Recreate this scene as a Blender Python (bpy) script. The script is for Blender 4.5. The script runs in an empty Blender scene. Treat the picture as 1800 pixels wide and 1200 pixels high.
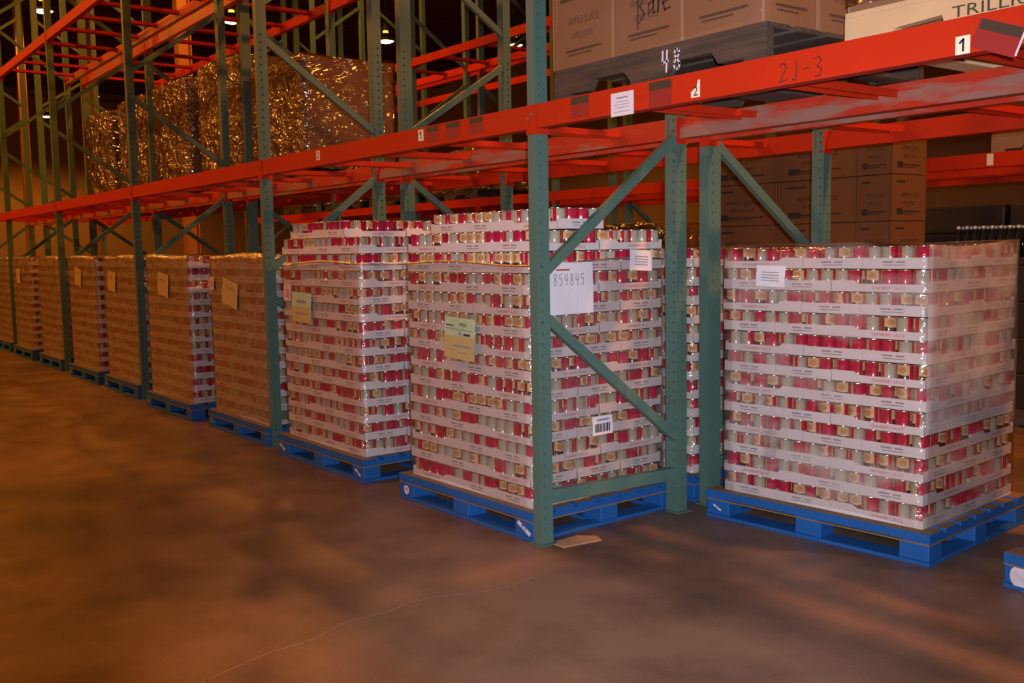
import bpy, math, random
import numpy as np
from mathutils import Matrix, Vector

random.seed(7)
RNG = np.random.default_rng(7)
scene = bpy.context.scene
COL = scene.collection

# ------------------------------------------------------------------ camera, world, flash, exposure
CAM = Vector((3.5697, -2.8014, 1.3842))
FPX, YAW, PITCH, ROLL = 1755.25, 0.6389, -0.0935, -0.0177
_fw = Vector((-math.cos(YAW) * math.cos(PITCH), math.sin(YAW) * math.cos(PITCH), math.sin(PITCH)))
_rt = _fw.cross(Vector((0, 0, 1))).normalized()
_up = _rt.cross(_fw)
_r2 = math.cos(ROLL) * _rt + math.sin(ROLL) * _up
_u2 = -math.sin(ROLL) * _rt + math.cos(ROLL) * _up
cam_data = bpy.data.cameras.new('camera')
cam_data.sensor_width = 36.0
cam_data.lens = 36.0 * FPX / 1800.0
cam_data.clip_start = 0.05
cam_data.clip_end = 200
cam = bpy.data.objects.new('camera', cam_data)
m = Matrix(((_r2.x, _u2.x, -_fw.x), (_r2.y, _u2.y, -_fw.y), (_r2.z, _u2.z, -_fw.z))).to_4x4()
m.translation = CAM
cam.matrix_world = m
COL.objects.link(cam)
scene.camera = cam

world = bpy.data.worlds.new('world')
scene.world = world
world.use_nodes = True
world.node_tree.nodes['Background'].inputs[0].default_value = (1.0, 0.30, 0.10, 1)
world.node_tree.nodes['Background'].inputs[1].default_value = 0.004

# the camera's own flash, just above the lens
fl = bpy.data.lights.new('camera_flash', 'SPOT')
fl.energy = 740
fl.color = (0.93, 0.91, 1.0)
fl.shadow_soft_size = 0.018
fl.spot_size = math.radians(74)
fl.spot_blend = 1.0
flo = bpy.data.objects.new('camera_flash', fl)
fm = m.copy() @ Matrix.Rotation(math.radians(-8), 4, 'Y')
fm.translation = CAM + _u2 * 0.05 + _r2 * 0.045
flo.matrix_world = fm
COL.objects.link(flo)

SODIUM = (1.0, 0.32, 0.035)
LAMP_POWER = 190

vs = scene.view_settings
vs.view_transform = 'Standard'
vs.look = 'None'
vs.gamma = 1.0
vs.use_curve_mapping = False
vs.exposure = 0.0
scene.cycles.max_bounces = 8
scene.cycles.transparent_max_bounces = 24

# ------------------------------------------------------------------ materials
def new_mat(name):
    mt = bpy.data.materials.new(name)
    mt.use_nodes = True
    nt = mt.node_tree
    return mt, nt, nt.nodes, nt.links, nt.nodes['Principled BSDF']

def plain(name, col, rough=0.6, metal=0.0, spec=0.5, var=0.0, scale=8.0, bump=0.0):
    mt, nt, N, L, b = new_mat(name)
    b.inputs['Roughness'].default_value = rough
    b.inputs['Metallic'].default_value = metal
    b.inputs['Specular IOR Level'].default_value = spec
    b.inputs['Base Color'].default_value = (*col, 1)
    if var or bump:
        tc = N.new('ShaderNodeTexCoord')
        no = N.new('ShaderNodeTexNoise')
        no.inputs['Scale'].default_value = scale
        no.inputs['Detail'].default_value = 6
        L.new(tc.outputs['Object'], no.inputs['Vector'])
        if var:
            mx = N.new('ShaderNodeMix'); mx.data_type = 'RGBA'
            mx.inputs[6].default_value = (*[c * (1 - var) for c in col], 1)
            mx.inputs[7].default_value = (*[min(1, c * (1 + var)) for c in col], 1)
            L.new(no.outputs['Fac'], mx.inputs[0])
            L.new(mx.outputs[2], b.inputs['Base Color'])
        if bump:
            bp = N.new('ShaderNodeBump'); bp.inputs['Strength'].default_value = bump
            bp.inputs['Distance'].default_value = 0.01
            L.new(no.outputs['Fac'], bp.inputs['Height'])
            L.new(bp.outputs['Normal'], b.inputs['Normal'])
    return mt

def worn_paint(name, col, under, amount=0.42, rough=0.42, scale=7.0, stretch=(1, 1, 1), soft=0.06):
    mt, nt, N, L, b = new_mat(name)
    tc = N.new('ShaderNodeTexCoord')
    mp = N.new('ShaderNodeMapping'); mp.inputs['Scale'].default_value = stretch
    L.new(tc.outputs['Object'], mp.inputs['Vector'])
    n1 = N.new('ShaderNodeTexNoise'); n1.inputs['Scale'].default_value = scale; n1.inputs['Detail'].default_value = 9
    n1.inputs['Roughness'].default_value = 0.65
    L.new(mp.outputs['Vector'], n1.inputs['Vector'])
    cr = N.new('ShaderNodeValToRGB')
    cr.color_ramp.elements[0].position = 1 - amount - soft
    cr.color_ramp.elements[1].position = 1 - amount + soft
    L.new(n1.outputs['Fac'], cr.inputs['Fac'])
    n2 = N.new('ShaderNodeTexNoise'); n2.inputs['Scale'].default_value = 2.2; n2.inputs['Detail'].default_value = 4
    L.new(tc.outputs['Object'], n2.inputs['Vector'])
    mv = N.new('ShaderNodeMix'); mv.data_type = 'RGBA'
    mv.inputs[6].default_value = (*[c * 0.82 for c in col], 1)
    mv.inputs[7].default_value = (*[min(1, c * 1.15) for c in col], 1)
    L.new(n2.outputs['Fac'], mv.inputs[0])
    mx = N.new('ShaderNodeMix'); mx.data_type = 'RGBA'
    L.new(cr.outputs['Color'], mx.inputs[0])
    L.new(mv.outputs[2], mx.inputs[6])
    mx.inputs[7].default_value = (*under, 1)
    L.new(mx.outputs[2], b.inputs['Base Color'])
    b.inputs['Roughness'].default_value = rough
    return mt

M = {}
M['green'] = worn_paint('green_rack_paint', (0.082, 0.170, 0.142), (0.085, 0.080, 0.05), 0.28, 0.45, 6, (1, 1, 0.35))
M['orange'] = worn_paint('orange_beam_paint', (0.50, 0.025, 0.005), (0.19, 0.024, 0.012), 0.26, 0.6, 6, (0.4, 1, 1))
M['orange'].node_tree.nodes['Principled BSDF'].inputs['Specular IOR Level'].default_value = 0.22
M['orange_worn'] = worn_paint('scraped_orange_paint', (0.52, 0.040, 0.018), (0.34, 0.17, 0.13), 0.46, 0.4, 5, (0.35, 2, 2))
M['steel'] = plain('steel', (0.35, 0.33, 0.30), 0.35, 0.8)
M['blue'] = worn_paint('blue_pallet_paint', (0.004, 0.095, 0.36), (0.09, 0.11, 0.16), 0.30, 0.7, 5, (0.4, 0.4, 1.5))
M['wood_raw'] = plain('raw_wood_edge', (0.20, 0.13, 0.075), 0.8, var=0.3, scale=20)
M['white_mark'] = plain('white_stencil_paint', (0.62, 0.62, 0.72), 0.7, var=0.2, scale=30)
M['tray'] = plain('white_cardboard', (0.66, 0.60, 0.62), 0.75, var=0.06, scale=5)
M['tray_in'] = plain('brown_cardboard_inside', (0.36, 0.25, 0.16), 0.9)
M['ink_red'] = plain('red_print', (0.52, 0.05, 0.07), 0.7)
M['ink_grey'] = plain('grey_print', (0.26, 0.25, 0.29), 0.7)
M['ink_black'] = plain('black_print', (0.02, 0.02, 0.025), 0.7)
M['can_metal'] = plain('can_metal', (0.72, 0.68, 0.62), 0.25, 1.0)
M['paper'] = plain('white_paper', (0.74, 0.73, 0.80), 0.8)
M['paper_green'] = plain('green_paper', (0.42, 0.55, 0.36), 0.8)
M['paper_yellow'] = plain('yellow_paper', (0.46, 0.38, 0.15), 0.8)
M['paper_pink'] = plain('pink_paper', (0.70, 0.42, 0.40), 0.8)
M['sticker_cream'] = plain('cream_sticker', (0.80, 0.76, 0.58), 0.6)
M['sticker_dark'] = plain('dark_sticker', (0.05, 0.035, 0.025), 0.5)
M['sticker_red'] = plain('red_sticker', (0.28, 0.02, 0.02), 0.5)
M['carton'] = plain('brown_carton', (0.25, 0.122, 0.060), 0.8, var=0.08, scale=4)
M['carton_edge'] = plain('carton_flap_edge', (0.36, 0.21, 0.12), 0.8)
M['carton_ink'] = plain('carton_print', (0.075, 0.040, 0.025), 0.8)
M['carton_far'] = plain('dimmed_far_carton', (0.15, 0.066, 0.024), 0.85, var=0.1, scale=3)  # carton brown darkened to stand in for weak light on far cartons
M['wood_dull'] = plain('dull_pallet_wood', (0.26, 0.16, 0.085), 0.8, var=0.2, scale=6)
M['wood_dark'] = worn_paint('weathered_pallet_wood', (0.100, 0.062, 0.040), (0.035, 0.028, 0.024), 0.5, 0.85, 5, (0.5, 6, 6), 0.16)
M['wood_new'] = plain('new_pallet_wood', (0.62, 0.43, 0.24), 0.75, var=0.14, scale=6)
M['stencil'] = plain('stencil_ink', (0.06, 0.045, 0.03), 0.8)
M['scrap'] = plain('scrap_cardboard', (0.55, 0.30, 0.16), 0.85, var=0.12, scale=14)
M['dark_glass'] = plain('dark_bottle_glass', (0.012, 0.016, 0.014), 0.12)
M['dark_cap'] = plain('bottle_cap', (0.55, 0.58, 0.54), 0.3, 0.5)
M['dark_pack'] = plain('dark_shrink_pack', (0.025, 0.018, 0.016), 0.5)
M['column'] = plain('building_column_paint', (0.50, 0.22, 0.06), 0.6, var=0.1, scale=3)
M['wall'] = plain('wall_paint', (0.42, 0.30, 0.19), 0.85, var=0.12, scale=0.5)
M['wall_bounce'] = plain('pale_bounce_wall', (0.55, 0.46, 0.36), 0.8, var=0.08, scale=0.7)  # made pale to throw more lamp light back at the racks
M['ceiling'] = plain('ceiling_deck', (0.07, 0.035, 0.028), 0.9, var=0.2, scale=0.8)
M['joist'] = plain('ceiling_joist', (0.11, 0.045, 0.03), 0.8)
M['lamp_shell'] = plain('lamp_housing', (0.30, 0.28, 0.25), 0.4, 0.6)
M['dark_stain'] = plain('crack_filler', (0.30, 0.27, 0.25), 0.9)

def emis(name, col, strength):
    mt = bpy.data.materials.new(name); mt.use_nodes = True
    nt = mt.node_tree
    for n in list(nt.nodes):
        if n.type != 'OUTPUT_MATERIAL': nt.nodes.remove(n)
    e = nt.nodes.new('ShaderNodeEmission')
    e.inputs[0].default_value = (*col, 1); e.inputs[1].default_value = strength
    nt.links.new(e.outputs[0], nt.nodes['Material Output'].inputs[0])
    return mt
M['lamp_glow'] = emis('lamp_lens_glow', (1.0, 0.66, 0.30), 9.0)
M['lamp_vent'] = emis('lamp_vent_glow', (1.0, 0.62, 0.06), 1.6)

def floor_material():
    mt, nt, N, L, b = new_mat('concrete_floor')
    tc = N.new('ShaderNodeTexCoord')
    n1 = N.new('ShaderNodeTexNoise'); n1.inputs['Scale'].default_value = 0.55; n1.inputs['Detail'].default_value = 5
    n2 = N.new('ShaderNodeTexNoise'); n2.inputs['Scale'].default_value = 2.4; n2.inputs['Detail'].default_value = 8
    n2.inputs['Roughness'].default_value = 0.6
    n3 = N.new('ShaderNodeTexNoise'); n3.inputs['Scale'].default_value = 60; n3.inputs['Detail'].default_value = 4
    mp = N.new('ShaderNodeMapping'); mp.inputs['Scale'].default_value = (0.35, 1.4, 1)
    n4 = N.new('ShaderNodeTexNoise'); n4.inputs['Scale'].default_value = 0.9; n4.inputs['Detail'].default_value = 6
    L.new(tc.outputs['Object'], mp.inputs['Vector']); L.new(mp.outputs['Vector'], n4.inputs['Vector'])
    for n in (n1, n2, n3): L.new(tc.outputs['Object'], n.inputs['Vector'])
    a = N.new('ShaderNodeMath'); a.operation = 'ADD'; L.new(n1.outputs['Fac'], a.inputs[0]); L.new(n2.outputs['Fac'], a.inputs[1])
    c = N.new('ShaderNodeMath'); c.operation = 'MULTIPLY_ADD'; c.inputs[1].default_value = 0.5
    L.new(a.outputs[0], c.inputs[0])
    d = N.new('ShaderNodeMath'); d.operation = 'MULTIPLY'; d.inputs[1].default_value = 0.12
    L.new(n3.outputs['Fac'], d.inputs[0]); L.new(d.outputs[0], c.inputs[2])
    e = N.new('ShaderNodeMath'); e.operation = 'MULTIPLY_ADD'; e.inputs[1].default_value = 0.5
    L.new(n4.outputs['Fac'], e.inputs[0]); L.new(c.outputs[0], e.inputs[2])
    cr = N.new('ShaderNodeValToRGB'); E = cr.color_ramp.elements
    E[0].position = 0.62; E[0].color = (0.060, 0.038, 0.026, 1)
    E[1].position = 0.92; E[1].color = (0.24, 0.150, 0.098, 1)
    E.new(0.76).color = (0.140, 0.086, 0.056, 1)
    L.new(e.outputs[0], cr.inputs['Fac']); L.new(cr.outputs['Color'], b.inputs['Base Color'])
    r = N.new('ShaderNodeMapRange'); r.inputs['To Min'].default_value = 0.34; r.inputs['To Max'].default_value = 0.58
    L.new(n2.outputs['Fac'], r.inputs['Value']); L.new(r.outputs[0], b.inputs['Roughness'])
    bp = N.new('ShaderNodeBump'); bp.inputs['Strength'].default_value = 0.08; bp.inputs['Distance'].default_value = 0.01
    L.new(c.outputs[0], bp.inputs['Height']); L.new(bp.outputs['Normal'], b.inputs['Normal'])
    return mt
M['floor'] = floor_material()

def can_label_material():
    mt, nt, N, L, b = new_mat('can_label')
    uv = N.new('ShaderNodeUVMap')
    sp = N.new('ShaderNodeSeparateXYZ'); L.new(uv.outputs[0], sp.inputs[0])
    base = N.new('ShaderNodeValToRGB'); base.color_ramp.interpolation = 'CONSTANT'
    E = base.color_ramp.elements
    RED = (0.46, 0.010, 0.050, 1); DRED = (0.24, 0.012, 0.022, 1); CREAM = (0.64, 0.44, 0.24, 1); SILV = (0.46, 0.42, 0.36, 1); OLIVE = (0.44, 0.38, 0.20, 1)
    E[0].position = 0.0; E[0].color = RED
    E[1].position = 0.27; E[1].color = DRED
    for p, c in ((0.33, CREAM), (0.60, RED), (0.68, OLIVE), (0.74, SILV), (0.88, OLIVE), (0.94, RED)):
        e = E.new(p); e.color = c
    L.new(sp.outputs[0], base.inputs['Fac'])
    # picture panel: darker fruit along its foot
    pu = N.new('ShaderNodeMath'); pu.operation = 'COMPARE'; pu.inputs[1].default_value = 0.465; pu.inputs[2].default_value = 0.125
    L.new(sp.outputs[0], pu.inputs[0])
    no = N.new('ShaderNodeTexNoise'); no.inputs['Scale'].default_value = 9; no.inputs['Detail'].default_value = 2
    L.new(uv.outputs[0], no.inputs['Vector'])
    pv = N.new('ShaderNodeMath'); pv.operation = 'MULTIPLY_ADD'; pv.inputs[1].default_value = 0.30; pv.inputs[2].default_value = 0.36
    L.new(no.outputs['Fac'], pv.inputs[0])
    lt = N.new('ShaderNodeMath'); lt.operation = 'LESS_THAN'; L.new(sp.outputs[1], lt.inputs[0]); L.new(pv.outputs[0], lt.inputs[1])
    an = N.new('ShaderNodeMath'); an.operation = 'MULTIPLY'; L.new(pu.outputs[0], an.inputs[0]); L.new(lt.outputs[0], an.inputs[1])
    mx = N.new('ShaderNodeMix'); mx.data_type = 'RGBA'; L.new(an.outputs[0], mx.inputs[0])
    L.new(base.outputs['Color'], mx.inputs[6]); mx.inputs[7].default_value = (0.06, 0.016, 0.014, 1)
    # brown picture blob in the cream panel
    bl = N.new('ShaderNodeMapping'); bl.inputs['Location'].default_value = (-0.465 * 7, -0.72 * 3.4, 0); bl.inputs['Scale'].default_value = (7, 3.4, 1)
    L.new(uv.outputs[0], bl.inputs['Vector'])
    ln = N.new('ShaderNodeVectorMath'); ln.operation = 'LENGTH'; L.new(bl.outputs[0], ln.inputs[0])
    l2 = N.new('ShaderNodeMath'); l2.operation = 'LESS_THAN'; l2.inputs[1].default_value = 0.5; L.new(ln.outputs['Value'], l2.inputs[0])
    m2 = N.new('ShaderNodeMix'); m2.data_type = 'RGBA'; L.new(l2.outputs[0], m2.inputs[0])
    L.new(mx.outputs[2], m2.inputs[6]); m2.inputs[7].default_value = (0.50, 0.24, 0.10, 1)
    # fine lines of small print on the information panel
    wv = N.new('ShaderNodeTexWave'); wv.bands_direction = 'Y'; wv.inputs['Scale'].default_value = 5.5; wv.inputs['Distortion'].default_value = 0.6
    L.new(uv.outputs[0], wv.inputs['Vector'])
    pi = N.new('ShaderNodeMath'); pi.operation = 'COMPARE'; pi.inputs[1].default_value = 0.81; pi.inputs[2].default_value = 0.10
    L.new(sp.outputs[0], pi.inputs[0])
    mw = N.new('ShaderNodeMath'); mw.operation = 'MULTIPLY'; L.new(pi.outputs[0], mw.inputs[0]); L.new(wv.outputs['Fac'], mw.inputs[1])
    mk = N.new('ShaderNodeMath'); mk.operation = 'MULTIPLY'; mk.inputs[1].default_value = 0.35; L.new(mw.outputs[0], mk.inputs[0])
    m3 = N.new('ShaderNodeMix'); m3.data_type = 'RGBA'; L.new(mk.outputs[0], m3.inputs[0])
    L.new(m2.outputs[2], m3.inputs[6]); m3.inputs[7].default_value = (0.20, 0.20, 0.17, 1)
    L.new(m3.outputs[2], b.inputs['Base Color'])
    b.inputs['Roughness'].default_value = 0.27
    b.inputs['Coat Weight'].default_value = 0.6
    b.inputs['Coat Roughness'].default_value = 0.12
    return mt
M['can_label'] = can_label_material()

def film_material(name, haze_lo, haze_hi, scale=3.2, tint=(0.80, 0.74, 0.70), gloss=0.22, rough=0.16, bump=0.55, bdist=0.03):
    mt = bpy.data.materials.new(name); mt.use_nodes = True
    nt = mt.node_tree; N = nt.nodes; L = nt.links
    for n in list(N):
        if n.type != 'OUTPUT_MATERIAL': N.remove(n)
    tc = N.new('ShaderNodeTexCoord')
    mp = N.new('ShaderNodeMapping'); mp.inputs['Scale'].default_value = (1, 1, 2.1); mp.inputs['Rotation'].default_value = (0.25, 0.35, 0.1)
    L.new(tc.outputs['Object'], mp.inputs['Vector'])
    n1 = N.new('ShaderNodeTexNoise'); n1.inputs['Scale'].default_value = scale; n1.inputs['Detail'].default_value = 5; n1.inputs['Distortion'].default_value = 0.8
    L.new(mp.outputs['Vector'], n1.inputs['Vector'])
    mr = N.new('ShaderNodeMapRange'); mr.inputs['From Min'].default_value = 0.36; mr.inputs['From Max'].default_value = 0.72
    mr.inputs['To Min'].default_value = haze_lo; mr.inputs['To Max'].default_value = haze_hi
    mr.clamp = True
    L.new(n1.outputs['Fac'], mr.inputs['Value'])
    mc = N.new('ShaderNodeMath'); mc.operation = 'MAXIMUM'; mc.inputs[1].default_value = 0.0
    L.new(mr.outputs[0], mc.inputs[0])
    n2 = N.new('ShaderNodeTexNoise'); n2.inputs['Scale'].default_value = scale * 3.0; n2.inputs['Detail'].default_value = 2; n2.inputs['Distortion'].default_value = 1.5
    L.new(mp.outputs['Vector'], n2.inputs['Vector'])
    bp = N.new('ShaderNodeBump'); bp.inputs['Strength'].default_value = bump; bp.inputs['Distance'].default_value = bdist
    L.new(n2.outputs['Fac'], bp.inputs['Height'])
    tr = N.new('ShaderNodeBsdfTransparent'); tr.inputs[0].default_value = (0.96, 0.95, 0.94, 1)
    di = N.new('ShaderNodeBsdfDiffuse'); di.inputs[0].default_value = (*tint, 1)
    gl = N.new('ShaderNodeBsdfGlossy'); gl.inputs['Roughness'].default_value = rough; gl.inputs[0].default_value = (0.95, 0.95, 0.95, 1)
    L.new(bp.outputs['Normal'], gl.inputs['Normal'])
    m1 = N.new('ShaderNodeMixShader'); L.new(mc.outputs[0], m1.inputs[0]); L.new(tr.outputs[0], m1.inputs[1]); L.new(di.outputs[0], m1.inputs[2])
    lw = N.new('ShaderNodeLayerWeight'); lw.inputs['Blend'].default_value = 0.35
    mg = N.new('ShaderNodeMath'); mg.operation = 'MULTIPLY'; mg.inputs[1].default_value = gloss * 2; L.new(lw.outputs['Fresnel'], mg.inputs[0])
    ma = N.new('ShaderNodeMath'); ma.operation = 'ADD'; ma.inputs[1].default_value = gloss * 0.35; L.new(mg.outputs[0], ma.inputs[0])
    m2 = N.new('ShaderNodeMixShader'); L.new(ma.outputs[0], m2.inputs[0]); L.new(m1.outputs[0], m2.inputs[1]); L.new(gl.outputs[0], m2.inputs[2])
    L.new(m2.outputs[0], N['Material Output'].inputs[0])
    return mt
M['film'] = film_material('stretch_film', 0.0, 0.07, gloss=0.14, rough=0.12)
M['film_thin'] = film_material('thin_film', 0.0, 0.03, gloss=0.05, bump=0.2)
M['film_hazy'] = film_material('hazy_stretch_film', -0.10, 0.34, 2.2, gloss=0.2, rough=0.13)
M['film_rim'] = film_material('bunched_film_edge', 0.25, 0.45, 6, (0.7, 0.6, 0.5), 0.8, 0.22, 0.2)
M['film_end'] = film_material('crinkled_end_film', 0.10, 0.46, 2.6, gloss=0.22, rough=0.2, bump=0.5)
M['film_aisle'] = film_material('aisle_stretch_film', 0.05, 0.22, 3.0, (0.60, 0.48, 0.40), 0.34, 0.26, 0.3)  # warm haze tint stands in for orange lamp light on clear film
M['film_load'] = film_material('glossy_load_film', 0.0, 0.10, 1.2, (0.66, 0.44, 0.28), 0.5, 0.17, 1.0, 0.10)  # orange of the lamps put into the haze colour of clear film

# ------------------------------------------------------------------ mesh building
_font_cache = {}
def text_geo(s, size):
    k = (s, size)
    if k not in _font_cache:
        cu = bpy.data.curves.new('lettering', 'FONT')
        cu.body = s; cu.size = size; cu.resolution_u = 2; cu.align_x = 'CENTER'; cu.align_y = 'CENTER'
        ob = bpy.data.objects.new('lettering', cu)
        me = bpy.data.meshes.new_from_object(ob)
        _font_cache[k] = ([(v.co.x, v.co.y) for v in me.vertices], [tuple(p.vertices) for p in me.polygons])
        bpy.data.objects.remove(ob); bpy.data.meshes.remove(me); bpy.data.curves.remove(cu)
    return _font_cache[k]

class MB:
    def __init__(self):
        self.v = []; self.f = []; self.m = []
    def quad(self, a, b, c, d, m=0):
        i = len(self.v); self.v += [tuple(a), tuple(b), tuple(c), tuple(d)]; self.f.append((i, i + 1, i + 2, i + 3)); self.m.append(m)
    def box(self, x0, x1, y0, y1, z0, z1, m=0):
        i = len(self.v)
        self.v += [(x0, y0, z0), (x1, y0, z0), (x1, y1, z0), (x0, y1, z0), (x0, y0, z1), (x1, y0, z1), (x1, y1, z1), (x0, y1, z1)]
        for q in ((0, 3, 2, 1), (4, 5, 6, 7), (0, 1, 5, 4), (1, 2, 6, 5), (2, 3, 7, 6), (3, 0, 4, 7)):
            self.f.append(tuple(i + k for k in q)); self.m.append(m)
    def prism(self, pts, axis, a0, a1, m=0):
        # polygon pts (2D) extruded along axis: 'x' -> (y,z), 'y' -> (x,z), 'z' -> (x,y)
        n = len(pts); i = len(self.v)
        for a in (a0, a1):
            for p, q in pts:
                self.v.append({'x': (a, p, q), 'y': (p, a, q), 'z': (p, q, a)}[axis])
        self.f.append(tuple(range(i, i + n))); self.m.append(m)
        self.f.append(tuple(range(i + 2 * n - 1, i + n - 1, -1))); self.m.append(m)
        for k in range(n):
            k2 = (k + 1) % n
            self.f.append((i + k, i + n + k, i + n + k2, i + k2)); self.m.append(m)
    def bar(self, p, q, w, h, m=0, side=Vector((1, 0, 0))):
        p = Vector(p); q = Vector(q); d = (q - p).normalized()
        s = (side - side.dot(d) * d).normalized(); t = d.cross(s)
        i = len(self.v)
        for e in (p, q):
            for a, b in ((-1, -1), (1, -1), (1, 1), (-1, 1)):
                self.v.append(tuple(e + s * (a * w / 2) + t * (b * h / 2)))
        for f in ((0, 1, 2, 3), (7, 6, 5, 4), (0, 4, 5, 1), (1, 5, 6, 2), (2, 6, 7, 3), (3, 7, 4, 0)):
            self.f.append(tuple(i + k for k in f)); self.m.append(m)
    def tube(self, p, q, r0, r1=None, n=12, m=0):
        r1 = r0 if r1 is None else r1
        p = Vector(p); q = Vector(q); d = (q - p).normalized()
        s = d.orthogonal().normalized(); t = d.cross(s); i = len(self.v)
        for e, r in ((p, r0), (q, r1)):
            for k in range(n):
                a = 2 * math.pi * k / n
                self.v.append(tuple(e + s * (r * math.cos(a)) + t * (r * math.sin(a))))
        for k in range(n):
            self.f.append((i + k, i + (k + 1) % n, i + n + (k + 1) % n, i + n + k)); self.m.append(m)
        self.f.append(tuple(range(i + n - 1, i - 1, -1))); self.m.append(m)
        self.f.append(tuple(range(i + n, i + 2 * n))); self.m.append(m)
    def lathe(self, prof, n=24, m=0, c=(0, 0, 0)):
        i = len(self.v)
        for r, z in prof:
            for k in range(n):
                a = 2 * math.pi * k / n
                self.v.append((c[0] + r * math.cos(a), c[1] + r * math.sin(a), c[2] + z))
        for j in range(len(prof) - 1):
            for k in range(n):
                k2 = (k + 1) % n
                self.f.append((i + j * n + k, i + j * n + k2, i + (j + 1) * n + k2, i + (j + 1) * n + k)); self.m.append(m)
    def flat(self, O, U, V, pts, faces, m):
        i = len(self.v); O = Vector(O); U = Vector(U); V = Vector(V)
        for x, y in pts: self.v.append(tuple(O + U * x + V * y))
        for f in faces: self.f.append(tuple(i + k for k in f)); self.m.append(m)
    def text(self, s, size, O, U, V, m=0, width=None):
        pts, faces = text_geo(s, size)
        if width:
            w = max(p[0] for p in pts) - min(p[0] for p in pts)
            pts = [(p[0] * width / w, p[1]) for p in pts]
        self.flat(O, U, V, pts, faces, m)
    def rect(self, O, U, V, w, h, m=0):
        self.flat(O, U, V, [(-w / 2, -h / 2), (w / 2, -h / 2), (w / 2, h / 2), (-w / 2, h / 2)], [(0, 1, 2, 3)], m)
    def stroke(self, O, U, V, pts, w, m=0):
        for (x0, y0), (x1, y1) in zip(pts[:-1], pts[1:]):
            l = math.hypot(x1 - x0, y1 - y0) or 1e-6
            ex, ey = (x1 - x0) / l * w * 0.4, (y1 - y0) / l * w * 0.4
            nx, ny = -(y1 - y0) / l * w / 2, (x1 - x0) / l * w / 2
            self.flat(O, U, V, [(x0 - ex - nx, y0 - ey - ny), (x1 + ex - nx, y1 + ey - ny), (x1 + ex + nx, y1 + ey + ny), (x0 - ex + nx, y0 - ey + ny)], [(0, 1, 2, 3)], m)
    def mesh(self, name, mats):
        me = bpy.data.meshes.new(name)
        me.from_pydata(self.v, [], self.f)
        for mt in mats: me.materials.append(mt)
        if len(mats) > 1: me.polygons.foreach_set('material_index', self.m)
        me.update()
        return me
    def build(self, name, mats, parent=None, loc=None, rz=0.0, bevel=0.0, smooth=False):
        if not isinstance(mats, (list, tuple)): mats = [mats]
        ob = bpy.data.objects.new(name, self.mesh(name, mats))
        COL.objects.link(ob)
        if parent is not None: ob.parent = parent
        if loc is not None: ob.location = loc
        ob.rotation_euler.z = rz
        if smooth:
            ob.data.polygons.foreach_set('use_smooth', [True] * len(ob.data.polygons))
        if bevel:
            md = ob.modifiers.new('bevel', 'BEVEL'); md.width = bevel; md.segments = 2; md.limit_method = 'ANGLE'
        return ob

def tag(o, label, cat, group=None, kind=None):
    o['label'] = label; o['category'] = cat
    if group: o['group'] = group
    if kind: o['kind'] = kind
    return o

def empty(name, loc, rz=0.0):
    o = bpy.data.objects.new(name, None); o.empty_display_size = 0.1
    o.location = loc; o.rotation_euler.z = rz
    COL.objects.link(o)
    return o

def copy_tree(o, parent=None):
    c = o.copy(); COL.objects.link(c)
    if parent is not None: c.parent = parent
    for ch in list(o.children): copy_tree(ch, c)
    return c

def structure(o):
    o['kind'] = 'structure'
    return o

ORD = ['zeroth', 'first', 'second', 'third', 'fourth', 'fifth', 'sixth', 'seventh', 'eighth', 'ninth', 'tenth', 'eleventh', 'twelfth', 'thirteenth', 'fourteenth', 'fifteenth', 'sixteenth']
X3, Y3, Z3 = Vector((1, 0, 0)), Vector((0, 1, 0)), Vector((0, 0, 1))

# ------------------------------------------------------------------ room shell
b = MB(); b.box(-56, 18, -14, 26, -0.2, 0); structure(b.build('floor', M['floor']))
b = MB(); b.box(-56, 18, -14, 26, 10.5, 10.7); structure(b.build('ceiling', M['ceiling']))
b = MB(); b.box(-56.2, -56, -14, 26, 0, 10.5); structure(b.build('wall_left', M['wall']))
b = MB(); b.box(-56, 18, 26, 26.2, 0, 10.5); structure(b.build('wall_back', M['wall']))
b = MB(); b.box(18, 18.2, -14, 26, 0, 10.5); structure(b.build('wall_right', M['wall']))
b = MB(); b.box(-56, 18, -7.0, -6.8, 0, 10.5); structure(b.build('wall_front_bounce', M['wall_bounce']))  # unseen wall, set close to reflect orange lamp light into the film
# ceiling joists: trusses running across the rows
n = 0
for x in np.arange(-54, 0, 2.6):
    b = MB(); b.box(x - 0.06, x + 0.06, -6.8, 26, 10.38, 10.5); b.box(x - 0.06, x + 0.06, -6.8, 26, 9.7, 9.8)
    yy = -6.5
    while yy < 25:
        b.bar((x, yy, 9.75), (x, yy + 0.75, 10.42), 0.035, 0.035); b.bar((x, yy + 0.75, 10.42), (x, yy + 1.5, 9.75), 0.035, 0.035); yy += 1.5
    n += 1
    structure(b.build('trim_%d' % n, M['joist']))
# crack across the floor
CRACK = [(0.47, -1.815), (0.447, -1.742), (0.394, -1.595), (0.364, -1.48), (0.36, -1.349), (0.327, -1.256), (0.273, -1.147), (0.286, -0.983), (0.256, -0.864), (0.258, -0.76), (0.326, -0.586), (0.353, -0.435), (0.322, -0.306)]

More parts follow.
